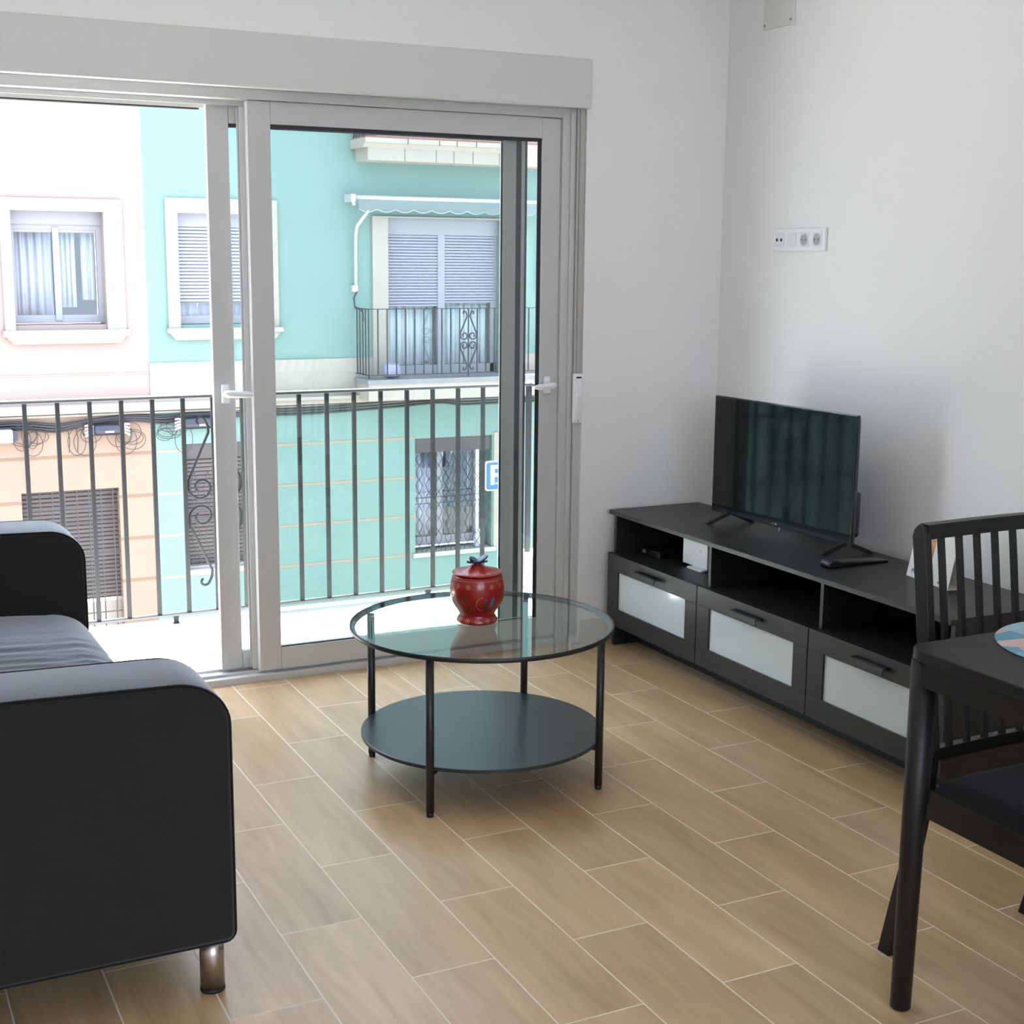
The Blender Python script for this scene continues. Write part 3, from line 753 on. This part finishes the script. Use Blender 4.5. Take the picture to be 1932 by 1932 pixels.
for x in (x0 + .016, x1 - .016):
    b = MB(); b.tube([(x, y0 + .018, 0), (x, y0 + .018, .20), (x, y0 + .018, .352)], [.014, .017, .019], 16); b.build('front_leg', 'wood', ch)

# ------------------------------------------------------------------ our balcony
b = MB(); b.box(-4.4, -.28, .2, .87, -.16, .036, .003); struct(b.build('trim_balcony_slab', 'balcony'), 'sunlit pale balcony floor')
b = MB(); b.box(-.455, -.28, .2, .865, .036, .19, .004); struct(b.build('trim_balcony_curb', 'balcony'))
YR = .80
rl = thing('balcony_railing', (-2.3, YR, .036), 'near grey iron balcony railing with scroll ornament just outside the door', 'railing')
b = MB(); b.box(-4.35, -.41, YR - .02, YR + .02, .926, .938, .002); b.box(-.43, -.41, .21, YR, .926, .938, .002); b.build('top_rail', 'ironrail', rl)
b = MB(); b.box(-4.35, -.45, YR - .018, YR + .018, .068, .076, .001); b.build('bottom_rail', 'ironrail', rl)
MC = -1.809
for i in range(-21, 12):
    x = MC + .1165 * i
    if x > -.47: continue
    b = MB(); b.bar((x, YR, .075), (x, YR, .928), .015); b.build('bar', 'iron', rl)
b = MB(); b.bar((-.424, YR, .19), (-.424, YR, .928), .02); b.build('post', 'iron', rl)
b = MB(); b.bar((-4.33, YR, .036), (-4.33, YR, .928), .027); b.build('post', 'iron', rl)
for x in (-3.2, -1.98, -.9):
    b = MB(); b.bar((x, YR, .036), (x, YR, .068), .02); b.build('foot', 'iron', rl)
def scroll_pts(cx, zc, s, up, k):
    """S scroll: curl, long straight leg, then a big spiral beside the middle; s=side, up=+1/-1, k=scale (half width .1165)"""
    P = []
    def a(x, z): P.append((cx + s * x * k, zc + up * z * k))
    for i in range(9):                      # small outward curl at the end
        t = -PI * .75 + i * PI * 1.45 / 8; a(-.0 + .046 + .021 * math.cos(t) * (.5 + .5 * i / 8), .335 + .019 * math.sin(t) * (.5 + .5 * i / 8)) if False else None
    for i in range(11):
        t = 1.2 * PI - i * (1.2 * PI) / 10; r = .012 + .012 * i / 10
        a(.048 + r * math.cos(t), .325 + r * math.sin(t))
    a(.068, .300); a(.085, .22) if False else None
    return P
def motif(parent, cx, y, zc, k, r, mat, name='scroll', half=.107):
    """diamond of four S scrolls round a centre bar"""
    for s in (-1, 1):
        for up in (1, -1):
            P = []
            # curl at the tip, near the centre bar, turning outward
            for i in range(12):
                t = -.35 * PI + i * 1.25 * PI / 11; rr = .010 + .010 * i / 11
                P.append((.052 + rr * math.cos(t), .318 + rr * math.sin(t)))
            P.append((.022, .300)); P.append((.020, .275))
            # straight leg outwards down to the waist
            for i in range(1, 7): P.append((.020 + (half - .026) * i / 6, .275 - (.275 - .092) * i / 6))
            # big spiral
            n = 34
            for i in range(1, n + 1):
                t = .28 + (-i / n) * 2.35 * PI; rr = .048 - .030 * (i / n) ** 1.2
                P.append((half - .052 + rr * math.cos(t), .058 + rr * math.sin(t)))
            b = MB(); b.tube([(cx + s * px * k, y, zc + up * pz * k) for px, pz in P], r, 6); b.build(name, mat, parent)
motif(rl, MC, YR, .513, 1.0, .0055, 'iron')

# ------------------------------------------------------------------ the street and the houses across
b = MB(); b.box(-12, 14, .2, 9.5, -3.3, -3.2); b.box(-12, 14, 8.2, 9.5, -3.2, -3.08); struct(b.build('ground', 'asphalt'))
FYW = 9.5; SPLIT = -.235
def band(x0, x1, z0, z1, p, mb, y1=FYW): mb.box(x0, x1, FYW - p, y1, z0, z1)
def grille_shutter(parent, x0, x1, z0, z1, y, mat='brownslat', step=.042, name='shutter'):
    b = MB(); z = z1
    while z > z0 + .005:
        zz = max(z0, z - step); b.prism([(y, z), (y - .010, z - step * .25), (y - .010, zz + .006), (y, zz + .003), (y + .012, zz), (y + .012, z)], 'x', x0, x1); z -= step
    return b.build(name, mat, parent)
def wavy_curtain(parent, x0, x1, z0, z1, y, mat, amp=.02, waves=5, name='curtain'):
    b = MB(); n = 60
    f = [(x0 + (x1 - x0) * i / n, y + amp * math.sin(2 * PI * waves * i / n) + amp * .4 * math.sin(2 * PI * waves * 2.3 * i / n)) for i in range(n + 1)]
    for p, q in zip(f, f[1:]):
        fc = b.bm.faces.new([b.bm.verts.new(c) for c in ((p[0], p[1], z0), (q[0], q[1], z0), (q[0], q[1], z1), (p[0], p[1], z1))]); fc.smooth = True
    bmesh.ops.remove_doubles(b.bm, verts=b.bm.verts, dist=1e-5)
    o = b.build(name, mat, parent); md = o.modifiers.new('thick', 'SOLIDIFY'); md.thickness = .003
    return o
def casement(parent, x0, x1, z0, z1, y, cur1, cur2, mid=None):
    """white sliding window with two panes"""
    mid = mid or (x0 + x1) / 2
    b = MB(); f = .045
    b.box(x0, x1, y, y + .06, z1 - f, z1); b.box(x0, x1, y, y + .06, z0, z0 + f); b.box(x0, x0 + f, y, y + .06, z0 + f, z1 - f); b.box(x1 - f, x1, y, y + .06, z0 + f, z1 - f)
    b.box(mid - .03, mid + .03, y - .01, y + .05, z0 + f * .6, z1 - f * .6)
    for a, c in ((x0 + f, mid - .03), (mid + .03, x1 - f)):
        b.box(a, c, y + .01, y + .04, z0 + f, z0 + f + .035); b.box(a, c, y + .01, y + .04, z1 - f - .03, z1 - f)
    fr = b.build('window_frame', 'whitealu', parent)
    for a, c in ((x0 + f, mid - .03), (mid + .03, x1 - f)):
        MB().box(a, c, y + .022, y + .03, z0 + f + .035, z1 - f - .03).build('pane', 'pane', fr)
    for c_ in (cur1, cur2):
        if c_: wavy_curtain(fr, *c_)
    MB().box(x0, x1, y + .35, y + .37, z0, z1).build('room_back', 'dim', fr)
    return fr

# --- peach house
ph = thing('peach_house', (-2.9, FYW, -3.08), 'pale peach rendered house across the street, left of the green one', 'building')
W1 = (-1.480, -.625, .790, 1.868); G1 = (-1.513, -.580, -3.0, -.832)
b = MB(); b.wall_holes(-5.6, SPLIT, -.02, 6.2, FYW, FYW + .35, [W1]); b.build('upper_wall', 'peach', ph)
b = MB(); b.wall_holes(-5.6, SPLIT, -3.2, -.02, FYW, FYW + .35, [G1]); b.build('lower_wall', 'peachlow', ph)
b = MB(); band(-5.6, SPLIT, -.062, -.012, .10, b); band(-5.6, SPLIT, -.012, .018, .14, b); b.build('ledge', 'offwhite', ph)
b = MB(); band(-5.6, SPLIT, .30, .315, .006, b); b.build('string_course', 'peach', ph)
b = MB()
for z in (-.496, -.928, -1.361, -1.793, -2.226):
    for xa, xb in ((-5.6, G1[0]), (G1[1], SPLIT)) if z < G1[3] else ((-5.6, SPLIT),): b.box(xa, xb, FYW - .004, FYW + .01, z - .014, z + .014)
b.build('joint_lines', 'grooveshade', ph)  # groove shadows painted as flat brown strips
b = MB(); t_ = .028
b.box(-1.575, W1[0], FYW - t_, FYW, .74, 1.985); b.box(W1[1], -.448, FYW - t_, FYW, .74, 1.985); b.box(W1[0], W1[1], FYW - t_, FYW, W1[3], 1.985); b.build('window_surround', 'offwhite', ph)
b = MB(); b.box(-1.60, -.43, FYW - .10, FYW, .685, .725); b.prism([(-1.575, .685), (-.455, .685), (-.52, .615), (-1.51, .615)], 'y', FYW - .075, FYW); o = b.build('window_sill', 'cream', ph)
b = MB(); b.box(-1.602, -.428, FYW - .105, FYW + .2, .725, .745); b.build('sill_slab', 'granite', o)
wn = casement(ph, W1[0], W1[1], .80, 1.745, FYW + .16, (-1.43, -1.08, .86, 1.69, FYW + .30, 'lilac', .02, 4), (-1.02, -.86, .95, 1.69, FYW + .30, 'curtain', .02, 3))
b = MB(); b.box(W1[0], W1[1], FYW + .13, FYW + .34, 1.745, 1.868); b.build('shutter_box', 'whitealu', wn)
wavy_curtain(wn, -.80, -.68, 1.02, 1.69, FYW + .30, 'curtain', .02, 2)
rs = grille_shutter(ph, G1[0], G1[1], -1.98, -.832, FYW + .13)
b = MB(); b.box(G1[0], G1[1], FYW + .12, FYW + .16, -3.0, -2.02); b.build('lower_panel', 'beigepanel', ph)
b = MB()
for i in range(8): x = G1[0] + .06 + i * .1165; b.bar((x, FYW + .05, -3.0), (x, FYW + .05, -.84), .011)
for k in range(13): z = -.87 - k * .155; b.bar((G1[0], FYW + .055, z), (G1[1], FYW + .055, z), .009)
b.build('window_grille', 'grille', ph)

# --- house further left, seen in the television screen
sg = thing('sage_house', (-10.8, FYW, -3.08), 'sage green house left of the peach one, seen only mirrored in the television', 'building')
b = MB(); b.box(-16, -5.6, FYW, FYW + .35, -3.2, 6.2); b.build('wall', 'teal', sg)
b = MB()
for k in range(7): b.box(-16, -5.6, FYW - .01, FYW, -2.4 + k * .9, -2.34 + k * .9)
for k in range(9): b.box(-15.6 + k * 1.15, -15.54 + k * 1.15, FYW - .01, FYW, -3.2, 3.9)
b.build('joint_lines', 'grille', sg)
# --- green house
gh = thing('green_house', (3.9, FYW, -3.08), 'mint green house with cream mouldings across the street', 'building')
W2 = (.088, .985, .775, 1.875); D1 = (2.311, 3.648, .19, 1.872); G2 = (.108, .96, -1.762, -.429); G3 = (2.620, 3.560, -1.795, -.500)
b = MB(); b.wall_holes(SPLIT, 9.5, -.02, 6.2, FYW, FYW + .35, [W2, D1]); b.build('upper_wall', 'teal', gh)
b = MB(); b.wall_holes(SPLIT, 9.5, -3.2, -.02, FYW, FYW + .35, [G2, G3]); b.build('lower_wall', 'teal', gh)
b = MB(); band(SPLIT, D1[0], .0, .404, .012, b); band(D1[1], 9.5, 0., .404, .012, b); b.build('cream_band', 'cream', gh)
b = MB(); band(SPLIT, 9.5, -.062, -.012, .10, b); band(SPLIT, 9.5, -.012, .018, .14, b); b.build('ledge', 'cream', gh)
b = MB()
for z in (-.490, -.926, -1.362, -1.797):
    segs = [(SPLIT, 9.5)]
    for h in (G2, G3):
        if h[2] < z < h[3] or (h is G3 and z == -.490): segs = [s for a, c in segs for s in (((a, h[0]), (h[1], c)) if a < h[0] < c else ((a, c),))]
    for a, c in segs: b.box(a, c, FYW - .004, FYW + .01, z - .013, z + .013)
b.build('joint_lines', 'tanjoint', gh)
# shuttered upper window
b = MB(); t_ = .03
b.box(-.03, W2[0], FYW - t_, FYW, .74, 2.02); b.box(W2[1], 1.105, FYW - t_, FYW, .74, 2.02); b.box(W2[0], W2[1], FYW - t_, FYW, W2[3], 2.02); b.build('window_surround', 'cream', gh)
b = MB(); b.box(-.05, 1.13, FYW - .10, FYW, .70, .745); b.prism([(-.03, .70), (1.11, .70), (1.05, .63), (.03, .63)], 'y', FYW - .075, FYW); b.build('window_sill', 'cream', gh)
wf = casement(gh, W2[0], W2[1], .78, 1.745, FYW + .16, (W2[0] + .05, W2[1] - .05, .8, .99, FYW + .3, 'lilac', .02, 5), None)
b = MB(); b.box(W2[0], W2[1], FYW + .12, FYW + .34, 1.745, 1.875); b.build('shutter_box', 'slat', wf)
grille_shutter(wf, W2[0] + .02, W2[1] - .02, .985, 1.745, FYW + .135, 'slat', .034)
# balcony door with twin shutters
b = MB(); t_ = .03
b.box(2.135, D1[0], FYW - t_, FYW, .19, 1.888); b.box(D1[1], 3.82, FYW - t_, FYW, .19, 1.888); b.box(D1[0], D1[1], FYW - t_, FYW, D1[3], 1.888); b.build('door_surround', 'cream', gh)
b = MB(); y = FYW + .08; xm0, xm1 = 2.93, 3.012
b.box(D1[0], D1[1], y, y + .1, 1.70, 1.872); b.box(xm0, xm1, y, y + .1, .20, 1.70); b.box(D1[0], D1[0] + .03, y + .02, y + .1, .20, 1.70); b.box(D1[1] - .07, D1[1], y + .02, y + .1, .20, 1.70)
b.box(D1[0], D1[1], y + .02, y + .1, .20, .30)
df = b.build('balcony_door_frame', 'whitealu', gh)
grille_shutter(df, D1[0] + .02, xm0, .935, 1.70, y + .02, 'slat', .032); grille_shutter(df, xm1, D1[1] - .03, .97, 1.70, y + .02, 'slat', .032)
for a, c in ((D1[0] + .03, xm0), (xm1, D1[1] - .07)):
    MB().box(a, c, y + .05, y + .058, .30, 1.0).build('pane', 'pane', df)
    wavy_curtain(df, a + .01, c - .01, .30, 1.0, y + .14, 'curtain', .018, 6)
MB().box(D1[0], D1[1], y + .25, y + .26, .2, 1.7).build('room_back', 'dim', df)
# balcony slab and railing
BL = 1.935; BF = 9.09; BR = 4.6
b = MB(); b.box(BL, BR, BF, FYW, -.02, .150); b.box(BL + .0, BR, BF - .0, FYW + .1, .150, .19); bs = b.build('balcony_slab', 'cream', gh)
b = MB(); b.box(BL - .012, BR, BF - .012, FYW + .1, .152, .197); b.build('slab_edge', 'concrete', bs)
br = bpy.data.objects.new('balcony_railing', None); COL.objects.link(br); br.parent = gh
b = MB(); yr = BF + .02
b.bar((BL + .01, yr, .931), (BR, yr, .931), .022, .008); b.bar((BL + .01, yr, .931), (BL + .01, FYW, .931), .022, .008); b.build('top_rail', 'iron', br)
b = MB(); b.bar((BL + .01, yr, .245), (BR, yr, .245), .016, .008); b.bar((BL + .01, yr, .245), (BL + .01, FYW, .245), .016, .008); b.build('bottom_rail', 'iron', br)
mx = 3.085; sp_ = .1035
for i in range(-11, 16):
    x = mx + sp_ * i
    if x < BL - .02: continue
    b = MB(); b.bar((x, yr, .21 if i in (0, -11) else .245), (x, yr, .931), .012); b.build('bar', 'iron', br)
for k in range(1, 5):
    b = MB(); yy = yr + .085 * k; b.bar((BL + .01, yy, .245), (BL + .01, yy, .931), .012); b.build('bar', 'iron', br)
motif(br, mx, yr, .588, .93, .008, 'iron', half=.105)
# upper balcony
b = MB(); b.box(1.965, 4.8, 9.13, FYW, 2.435, 2.56); b.prism([(9.13, 2.56), (9.08, 2.60), (9.05, 2.605), (9.05, 2.652), (FYW, 2.652), (FYW, 2.56)], 'x', 1.91, 4.8); us = b.build('upper_balcony_slab', 'cream', gh)
b = MB()
for x in (2.37, 2.72, 2.92, 3.14, 3.45): b.box(x, x + .006, 9.046, 9.06, 2.60, 2.653); b.box(x - .003, x + .002, 9.1285, 9.14, 2.436, 2.56)
b.build('slab_cracks', 'grille', us)
b = MB(); b.box(1.93, 4.8, 9.07, FYW, 2.652, 2.668); b.build('terracotta_edge', pbr('terracotta edge', (.17, .06, .035), .8), us)
b = MB(); b.box(2.05, 4.8, 9.10, FYW, 2.668, 2.78); b.build('slab_edge', 'concrete', us)
b = MB()
for i in range(6): b.bar((1.95 + .0, 9.12 + .075 * i, 2.66), (1.95, 9.12 + .075 * i, 3.5), .012)
b.build('upper_bars', 'iron', us)
# ground floor windows
fr2 = bpy.data.objects.new('shuttered_window', None); COL.objects.link(fr2); fr2.parent = gh
b = MB(); b.box(G2[0], G2[1], FYW + .03, FYW + .3, -.565, G2[3]); b.build('shutter_box', 'brownbox', fr2)
grille_shutter(fr2, G2[0], G2[1], -1.71, -.565, FYW + .12)
b = MB(); b.box(G2[0] - .02, G2[1] + .02, FYW - .02, FYW + .2, -1.80, -1.745); b.build('window_sill', 'offwhite', fr2)
b = MB()
for z in (-1.13, -1.215, -1.70): b.bar((G2[0], FYW + .03, z), (G2[1], FYW + .03, z), .018)
for i in range(6):
    x = G2[0] + .08 + i * .14
    b.tube([(x + .05 * math.cos(t), FYW + .03, -1.66 + .05 * math.sin(t)) for t in [2 * PI * k / 16 for k in range(16)]], .005, 5, closed=True)
    for s in (1, -1): b.tube([(x, FYW + .03, -1.22), (x + s * .05, FYW + .03, -1.42), (x, FYW + .03, -1.61)], .005, 5); b.tube([(x, FYW + .03, -1.12), (x + s * .05, FYW + .03, -.90), (x, FYW + .03, -.72)], .005, 5)
b.build('window_grille', 'grille', fr2)
fr3 = bpy.data.objects.new('grilled_window', None); COL.objects.link(fr3); fr3.parent = gh
b = MB(); b.box(G3[0], G3[1], FYW + .02, FYW + .3, -.66, G3[3]); b.build('shutter_box', 'brownbox', fr3)
b = MB(); y = FYW + .17
b.box(G3[0], G3[1], y, y + .05, -1.74, -1.64); b.box(2.955, 3.02, y, y + .05, -1.64, -.66); b.box(3.415, 3.44, y, y + .05, -1.64, -.66); b.box(G3[0], G3[0] + .04, y, y + .05, -1.64, -.66); b.build('window_frame', 'whitealu', fr3)
MB().box(G3[0] + .04, 3.40, y + .02, y + .028, -1.64, -.66).build('pane', 'pane', fr3)
wavy_curtain(fr3, G3[0] + .02, 2.98, -1.64, -.66, y + .12, 'lilac', .015, 4)
wavy_curtain(fr3, 3.0, 3.42, -1.64, -.66, y + .18, 'dim', .015, 4)
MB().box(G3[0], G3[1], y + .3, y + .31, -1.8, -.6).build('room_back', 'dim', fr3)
b = MB(); b.box(G3[0] - .03, G3[1] + .05, FYW - .025, FYW + .17, -1.835, -1.785); b.build('window_sill', 'offwhite', fr3)
b = MB(); b.box(G3[1] + .02, G3[1] + .09, FYW - .012, FYW, -1.83, -.47); b.build('window_surround', 'cream', fr3)
b = MB(); yg = FYW + .025
for i in range(9):
    for s in (1, -1):
        x = G3[0] + .06 + i * .118
        b.tube([(x + s * .036 * math.cos(2 * PI * (z_ / .30)), yg, -1.785 + z_) for z_ in [1.1 * k / 60 for k in range(61)]], .004, 5)
for z in (-1.235, -1.165): b.bar((G3[0], yg, z), (G3[1], yg, z), .008)
b.build('window_grille', 'grille', fr3)

# awning over the balcony door
aw = thing('awning', (2.98, FYW, 2.0), 'rolled grey-green awning with scalloped edge over the opposite balcony door', 'awning')
b = MB(); b.tube([(1.875, 9.33, 2.066), (4.10, 9.33, 2.066)], .026, 12); o = b.build('roller', 'signwhite', aw)
b = MB(); b.box(1.835, 1.885, 9.28, FYW, 2.02, 2.10, .006); b.tube([(1.86, 9.30, 2.03), (1.872, 9.30, 1.985)], .018, 8); b.build('bracket', 'signwhite', aw)
b = MB(); n = 190; up_, dn = [], []
for i in range(n + 1):
    x = 1.92 + 2.16 * i / n; up_.append(b.bm.verts.new((x, 9.315, 2.055))); sc = abs(math.sin(PI * (x - 1.92) / .205))
    dn.append(b.bm.verts.new((x, 9.30 + .02 * math.sin(x * 3), 1.955 - .030 * sc)))
for i in range(n): b.bm.faces.new([up_[i], up_[i + 1], dn[i + 1], dn[i]])
o = b.build('valance', 'stripe', aw); md = o.modifiers.new('thick', 'SOLIDIFY'); md.thickness = .004
b = MB()
for k in range(10):
    x0_ = 1.92 + .205 * k; b.tube([(x0_ + .205 * t / 10, 9.295, 1.953 - .030 * math.sin(PI * t / 10)) for t in range(11)], .004, 5)
b.build('edging', 'signwhite', aw)
for x, s in ((2.03, 1), (4.02, -1)):
    b = MB(); b.tube([(x, 9.30, 1.94), (x - .05 * s, 9.34, 1.86), (x - .09 * s, 9.40, 1.78), (x - .098 * s, 9.43, 1.68), (x - .095 * s, 9.45, 1.15)], .018, 10); b.box(x - .115 * s - .02, x - .115 * s + .04, 9.43, FYW, 1.10, 1.17, .006); b.build('folding_arm', 'signwhite', aw)
b = MB(); b.tube([(1.955, 9.44, 1.12), (1.905, 9.43, 1.04), (1.91, 9.42, .95), (1.99, 9.40, .90), (2.0, 9.40, .80)], .009, 6); b.build('crank', 'iron', aw)

bg = MB(); bg.smooth = True
t = bmesh.new(); bmesh.ops.create_icosphere(t, subdivisions=3, radius=1)
for v in t.verts:
    n_ = v.co.normalized(); q = max(abs(n_.x), abs(n_.y), abs(n_.z)); k = .75 / q * .55 + .45
    v.co = Vector((2.245 + n_.x * .115 * k, 9.235 + n_.y * .08 * k, .285 + n_.z * .088 * k + .008 * math.sin(9 * n_.x + 5 * n_.y)))
bg.merge(t, True); tag(bg.build('plastic_bag', 'bag', origin=(2.245, 9.235, .198)), 'crumpled pale lilac plastic bag on the opposite balcony floor', 'bag')
jg = MB(); jg.lathe([(0, 0), (.055, 0), (.06, .01), (.06, .12), (.03, .16), (.018, .17), (.018, .20), (0, .20)], (3.44, FYW + .09, -1.785), 20)
tag(jg.build('jug', 'curtain', origin=(3.44, FYW + .09, -1.785)), 'white plastic jug on the sill behind the wavy window grille', 'jug')

# cables and boxes along the facades
cb = MB()
def cable(pts, r=.012, n=None):
    P = [Vector(p) for p in pts]; out = []
    for i in range(len(P) - 1):
        p0, p1, p2, p3 = P[max(i - 1, 0)], P[i], P[i + 1], P[min(i + 2, len(P) - 1)]
        for k in range(8):
            t = k / 8; out.append(.5 * ((2 * p1) + (p2 - p0) * t + (2 * p0 - 5 * p1 + 4 * p2 - p3) * t * t + (3 * p1 - p0 - 3 * p2 + p3) * t ** 3))
    out.append(P[-1]); cb.tube(out, r, 6)
yc = FYW - .04
for dz, r in ((0, .016), (-.028, .014), (.022, .012), (-.05, .01)):
    cable([(-6, yc, -.17 + dz), (-2.2, yc, -.16 + dz), (-1.5, yc, -.165 + dz + .01), (-1.15, yc, -.19 + dz), (-.85, yc, -.15 + dz * .6), (-.45, yc, -.125 + dz * .7), (-.1, yc, -.15 + dz), (.2, yc, -.125 + dz * .5), (.7, yc, -.145 + dz * .4)], r)
for dz, r in ((0, .013), (.03, .009), (.06, .008)):
    cable([(.7, yc, -.145 + dz), (1.2, yc, -.165 + dz), (1.9, yc, -.150 + dz), (2.4, yc, -.13 + dz), (2.9, yc, -.105 + dz * .8), (3.2, yc, -.135 + dz), (4.0, yc, -.13 + dz), (8, yc, -.12 + dz)], r)
tag(cb.build('cable_bundle', 'cable', origin=(0, yc, -.2)), 'bundle of black cables sagging along both facades', 'cable')
cb = MB()
random.seed(3)
for x0_, n in ((-1.42, 7), (-.95, 4), (-.52, 6), (-.02, 6)):
    for i in range(n):
        xc = x0_ + random.uniform(-.12, .12); zc = -.20 - random.uniform(.0, .10); rx = random.uniform(.05, .13); rz = random.uniform(.05, .14)
        cb.tube([(xc + rx * math.cos(t), yc - .01 - .004 * i, zc - rz * .5 + rz * math.sin(t)) for t in [2 * PI * k / 22 for k in range(22)]], .0035, 5, closed=True)
for x0_ in (-1.47, -1.06, -.98):
    cb.tube([(x0_, yc, -.2), (x0_ + .02, yc, -.32), (x0_ + .01, yc, -.45 if x0_ > -1.2 else -.8)], .004, 5)
tag(cb.build('loose_cable_loops', 'cable', origin=(-.7, yc, -.3)), 'thin loose cable loops dangling below the bundle on the peach wall', 'cable', kind='stuff')
cp = MB(); cp.tube([(-9, FYW - .02, -.088), (9, FYW - .02, -.088)], .014, 8)
tag(cp.build('conduit_pipe', 'cream', origin=(0, FYW - .02, -.088)), 'thin cream conduit pipe just under the facade ledge', 'pipe')
def closure(x0, x1, z, label, mat, r):
    o = thing('junction_box', ((x0 + x1) / 2, yc, z), label, 'junction box')
    b = MB(); b.tube([(x0, yc - .05, z), (x0 + .02, yc - .05, z), (x1 - .02, yc - .05, z), (x1, yc - .05, z)], [r * .7, r, r, r * .7], 16); b.build('case', mat, o)
    b = MB(); b.box((x0 + x1) / 2 - .03, (x0 + x1) / 2 + .055, yc - .05 - r - .002, yc - .05 - r + .01, z - .028, z - .008, .004); b.build('sticker', 'signwhite', o)
    for s, xx in ((-1, x0), (1, x1)):
        b = MB()
        for k in range(4): b.tube([(xx, yc - .05, z + .02 * (k - 1.5)), (xx + s * .05, yc - .06, z + .03 * (k - 1.3)), (xx + s * .085, yc - .05, z - .02 + .035 * (k - 1.2))], .012, 6)
        b.build('cable_entry', 'signwhite', o)
    return o
closure(-.815, -.555, -.232, 'black tubular cable closure on the peach facade behind the railing', 'darkblue', .058)
closure(.065, .42, -.205, 'black tubular cable closure at the left end of the green facade', 'darkblue', .062)
o = thing('junction_box', (-1.75, yc, -.25), 'white rectangular junction box on the peach facade at the left picture edge', 'junction box')
b = MB(); b.box(-1.95, -1.575, yc - .11, yc + .03, -.315, -.19, .01); b.build('case', 'signwhite', o)
b = MB(); b.box(-1.575, -1.53, yc - .09, yc + .02, -.30, -.20, .006); b.build('end_cap', 'darkblue', o)

# parking sign
ps = thing('parking_sign', (3.33, 8.8, -3.08), 'blue and white square parking sign on a grey pole in the street', 'sign')
b = MB(); b.tube([(3.345, 8.83, -3.08), (3.345, 8.83, -.70)], .028, 14); b.build('pole', 'zinc', ps)
PX0, PX1, PZ0, PZ1 = 3.141, 3.466, -1.008, -.683
b = MB(); b.prism(rrect(PX0, PX1, PZ0, PZ1, .03), 'y', 8.79, 8.798); pn = b.build('sign_panel', 'signwhite', ps)
b = MB(); b.prism(rrect(PX0 + .016, PX1 - .016, PZ0 + .016, PZ1 - .016, .024), 'y', 8.787, 8.7898); b.build('blue_field', 'signblue', pn)
b = MB(); lx, lz, lh = PX0 + .060, PZ0 + .065, .215
b.box(lx, lx + .052, 8.784, 8.7868, lz, lz + lh)
out = [(lx + .052, lz + lh)] + [(lx + .095, lz + lh)] + arc(lx + .098, lz + lh - .065, .065, PI / 2, -PI / 2, 12) + [(lx + .052, lz + lh - .130), (lx + .052, lz + lh - .087)] + [(lx + .09, lz + lh - .087)] + arc(lx + .094, lz + lh - .065, .022, -PI / 2, PI / 2, 8) + [(lx + .052, lz + lh - .043)]
b.prism(out, 'y', 8.784, 8.7868)
b.box(lx + .062, lx + .17, 8.784, 8.7868, lz + .005, lz + .024)
b.build('letter', 'signwhite', pn)

# ------------------------------------------------------------------ light
w = bpy.data.worlds.new('World'); scene.world = w; w.use_nodes = True
nt = w.node_tree; bgd = nt.nodes['Background']
bgd.inputs['Color'].default_value = (.71, .81, 1.0, 1); bgd.inputs['Strength'].default_value = 6.6
su = bpy.data.lights.new('sun', 'SUN'); su.energy = 66.0; su.angle = .009; su.color = (1, .96, .90)
o = bpy.data.objects.new('sun', su); COL.objects.link(o)
to_sun = Vector((.42, .035, .90)).normalized()
o.rotation_euler = to_sun.to_track_quat('Z', 'Y').to_euler(); o.location = (5, 4, 12)
for i, (x, y, p) in enumerate(((-1.5, -3.6, 2), (-3.3, -3.6, 2), (-2.4, -1.6, 3))):
    l = bpy.data.lights.new('ceiling_lamp', 'AREA'); l.shape = 'DISK'; l.size = .35; l.energy = p; l.color = (1, .93, .84)
    o = bpy.data.objects.new('ceiling_lamp', l); COL.objects.link(o); o.location = (x, y, CZ - .02)

# ------------------------------------------------------------------ camera
cam = bpy.data.cameras.new('camera'); co = bpy.data.objects.new('camera', cam); COL.objects.link(co)
f_px, yaw, pitch, roll = 2623.31, .4609, -.181, .009
cam.sensor_fit = 'HORIZONTAL'; cam.sensor_width = 36; cam.lens = f_px / 1932 * 36; cam.clip_start = .05; cam.clip_end = 200
fw0 = Vector((math.sin(yaw), math.cos(yaw), 0)); r0 = Vector((math.cos(yaw), -math.sin(yaw), 0)); u0 = Vector((0, 0, 1))
fwd = fw0 * math.cos(pitch) + u0 * math.sin(pitch); up = u0 * math.cos(pitch) - fw0 * math.sin(pitch)
rgt = r0 * math.cos(roll) + up * math.sin(roll); up2 = up * math.cos(roll) - r0 * math.sin(roll)
mt = Matrix(((rgt.x, up2.x, -fwd.x), (rgt.y, up2.y, -fwd.y), (rgt.z, up2.z, -fwd.z)))
co.matrix_world = Matrix.Translation((-3.1645, -4.5649, 1.4702)) @ mt.to_4x4()
scene.camera = co

vs = scene.view_settings
scene.display_settings.display_device = 'sRGB'; vs.view_transform = 'Standard'; vs.look = 'None'; vs.gamma = 1; vs.use_curve_mapping = False; vs.exposure = 0.26
cy = scene.cycles
cy.use_denoising = True; cy.max_bounces = 10; cy.diffuse_bounces = 6; cy.glossy_bounces = 5; cy.transparent_max_bounces = 24; cy.transmission_bounces = 6
cy.sample_clamp_indirect = 20.0; cy.caustics_reflective = False; cy.caustics_refractive = False
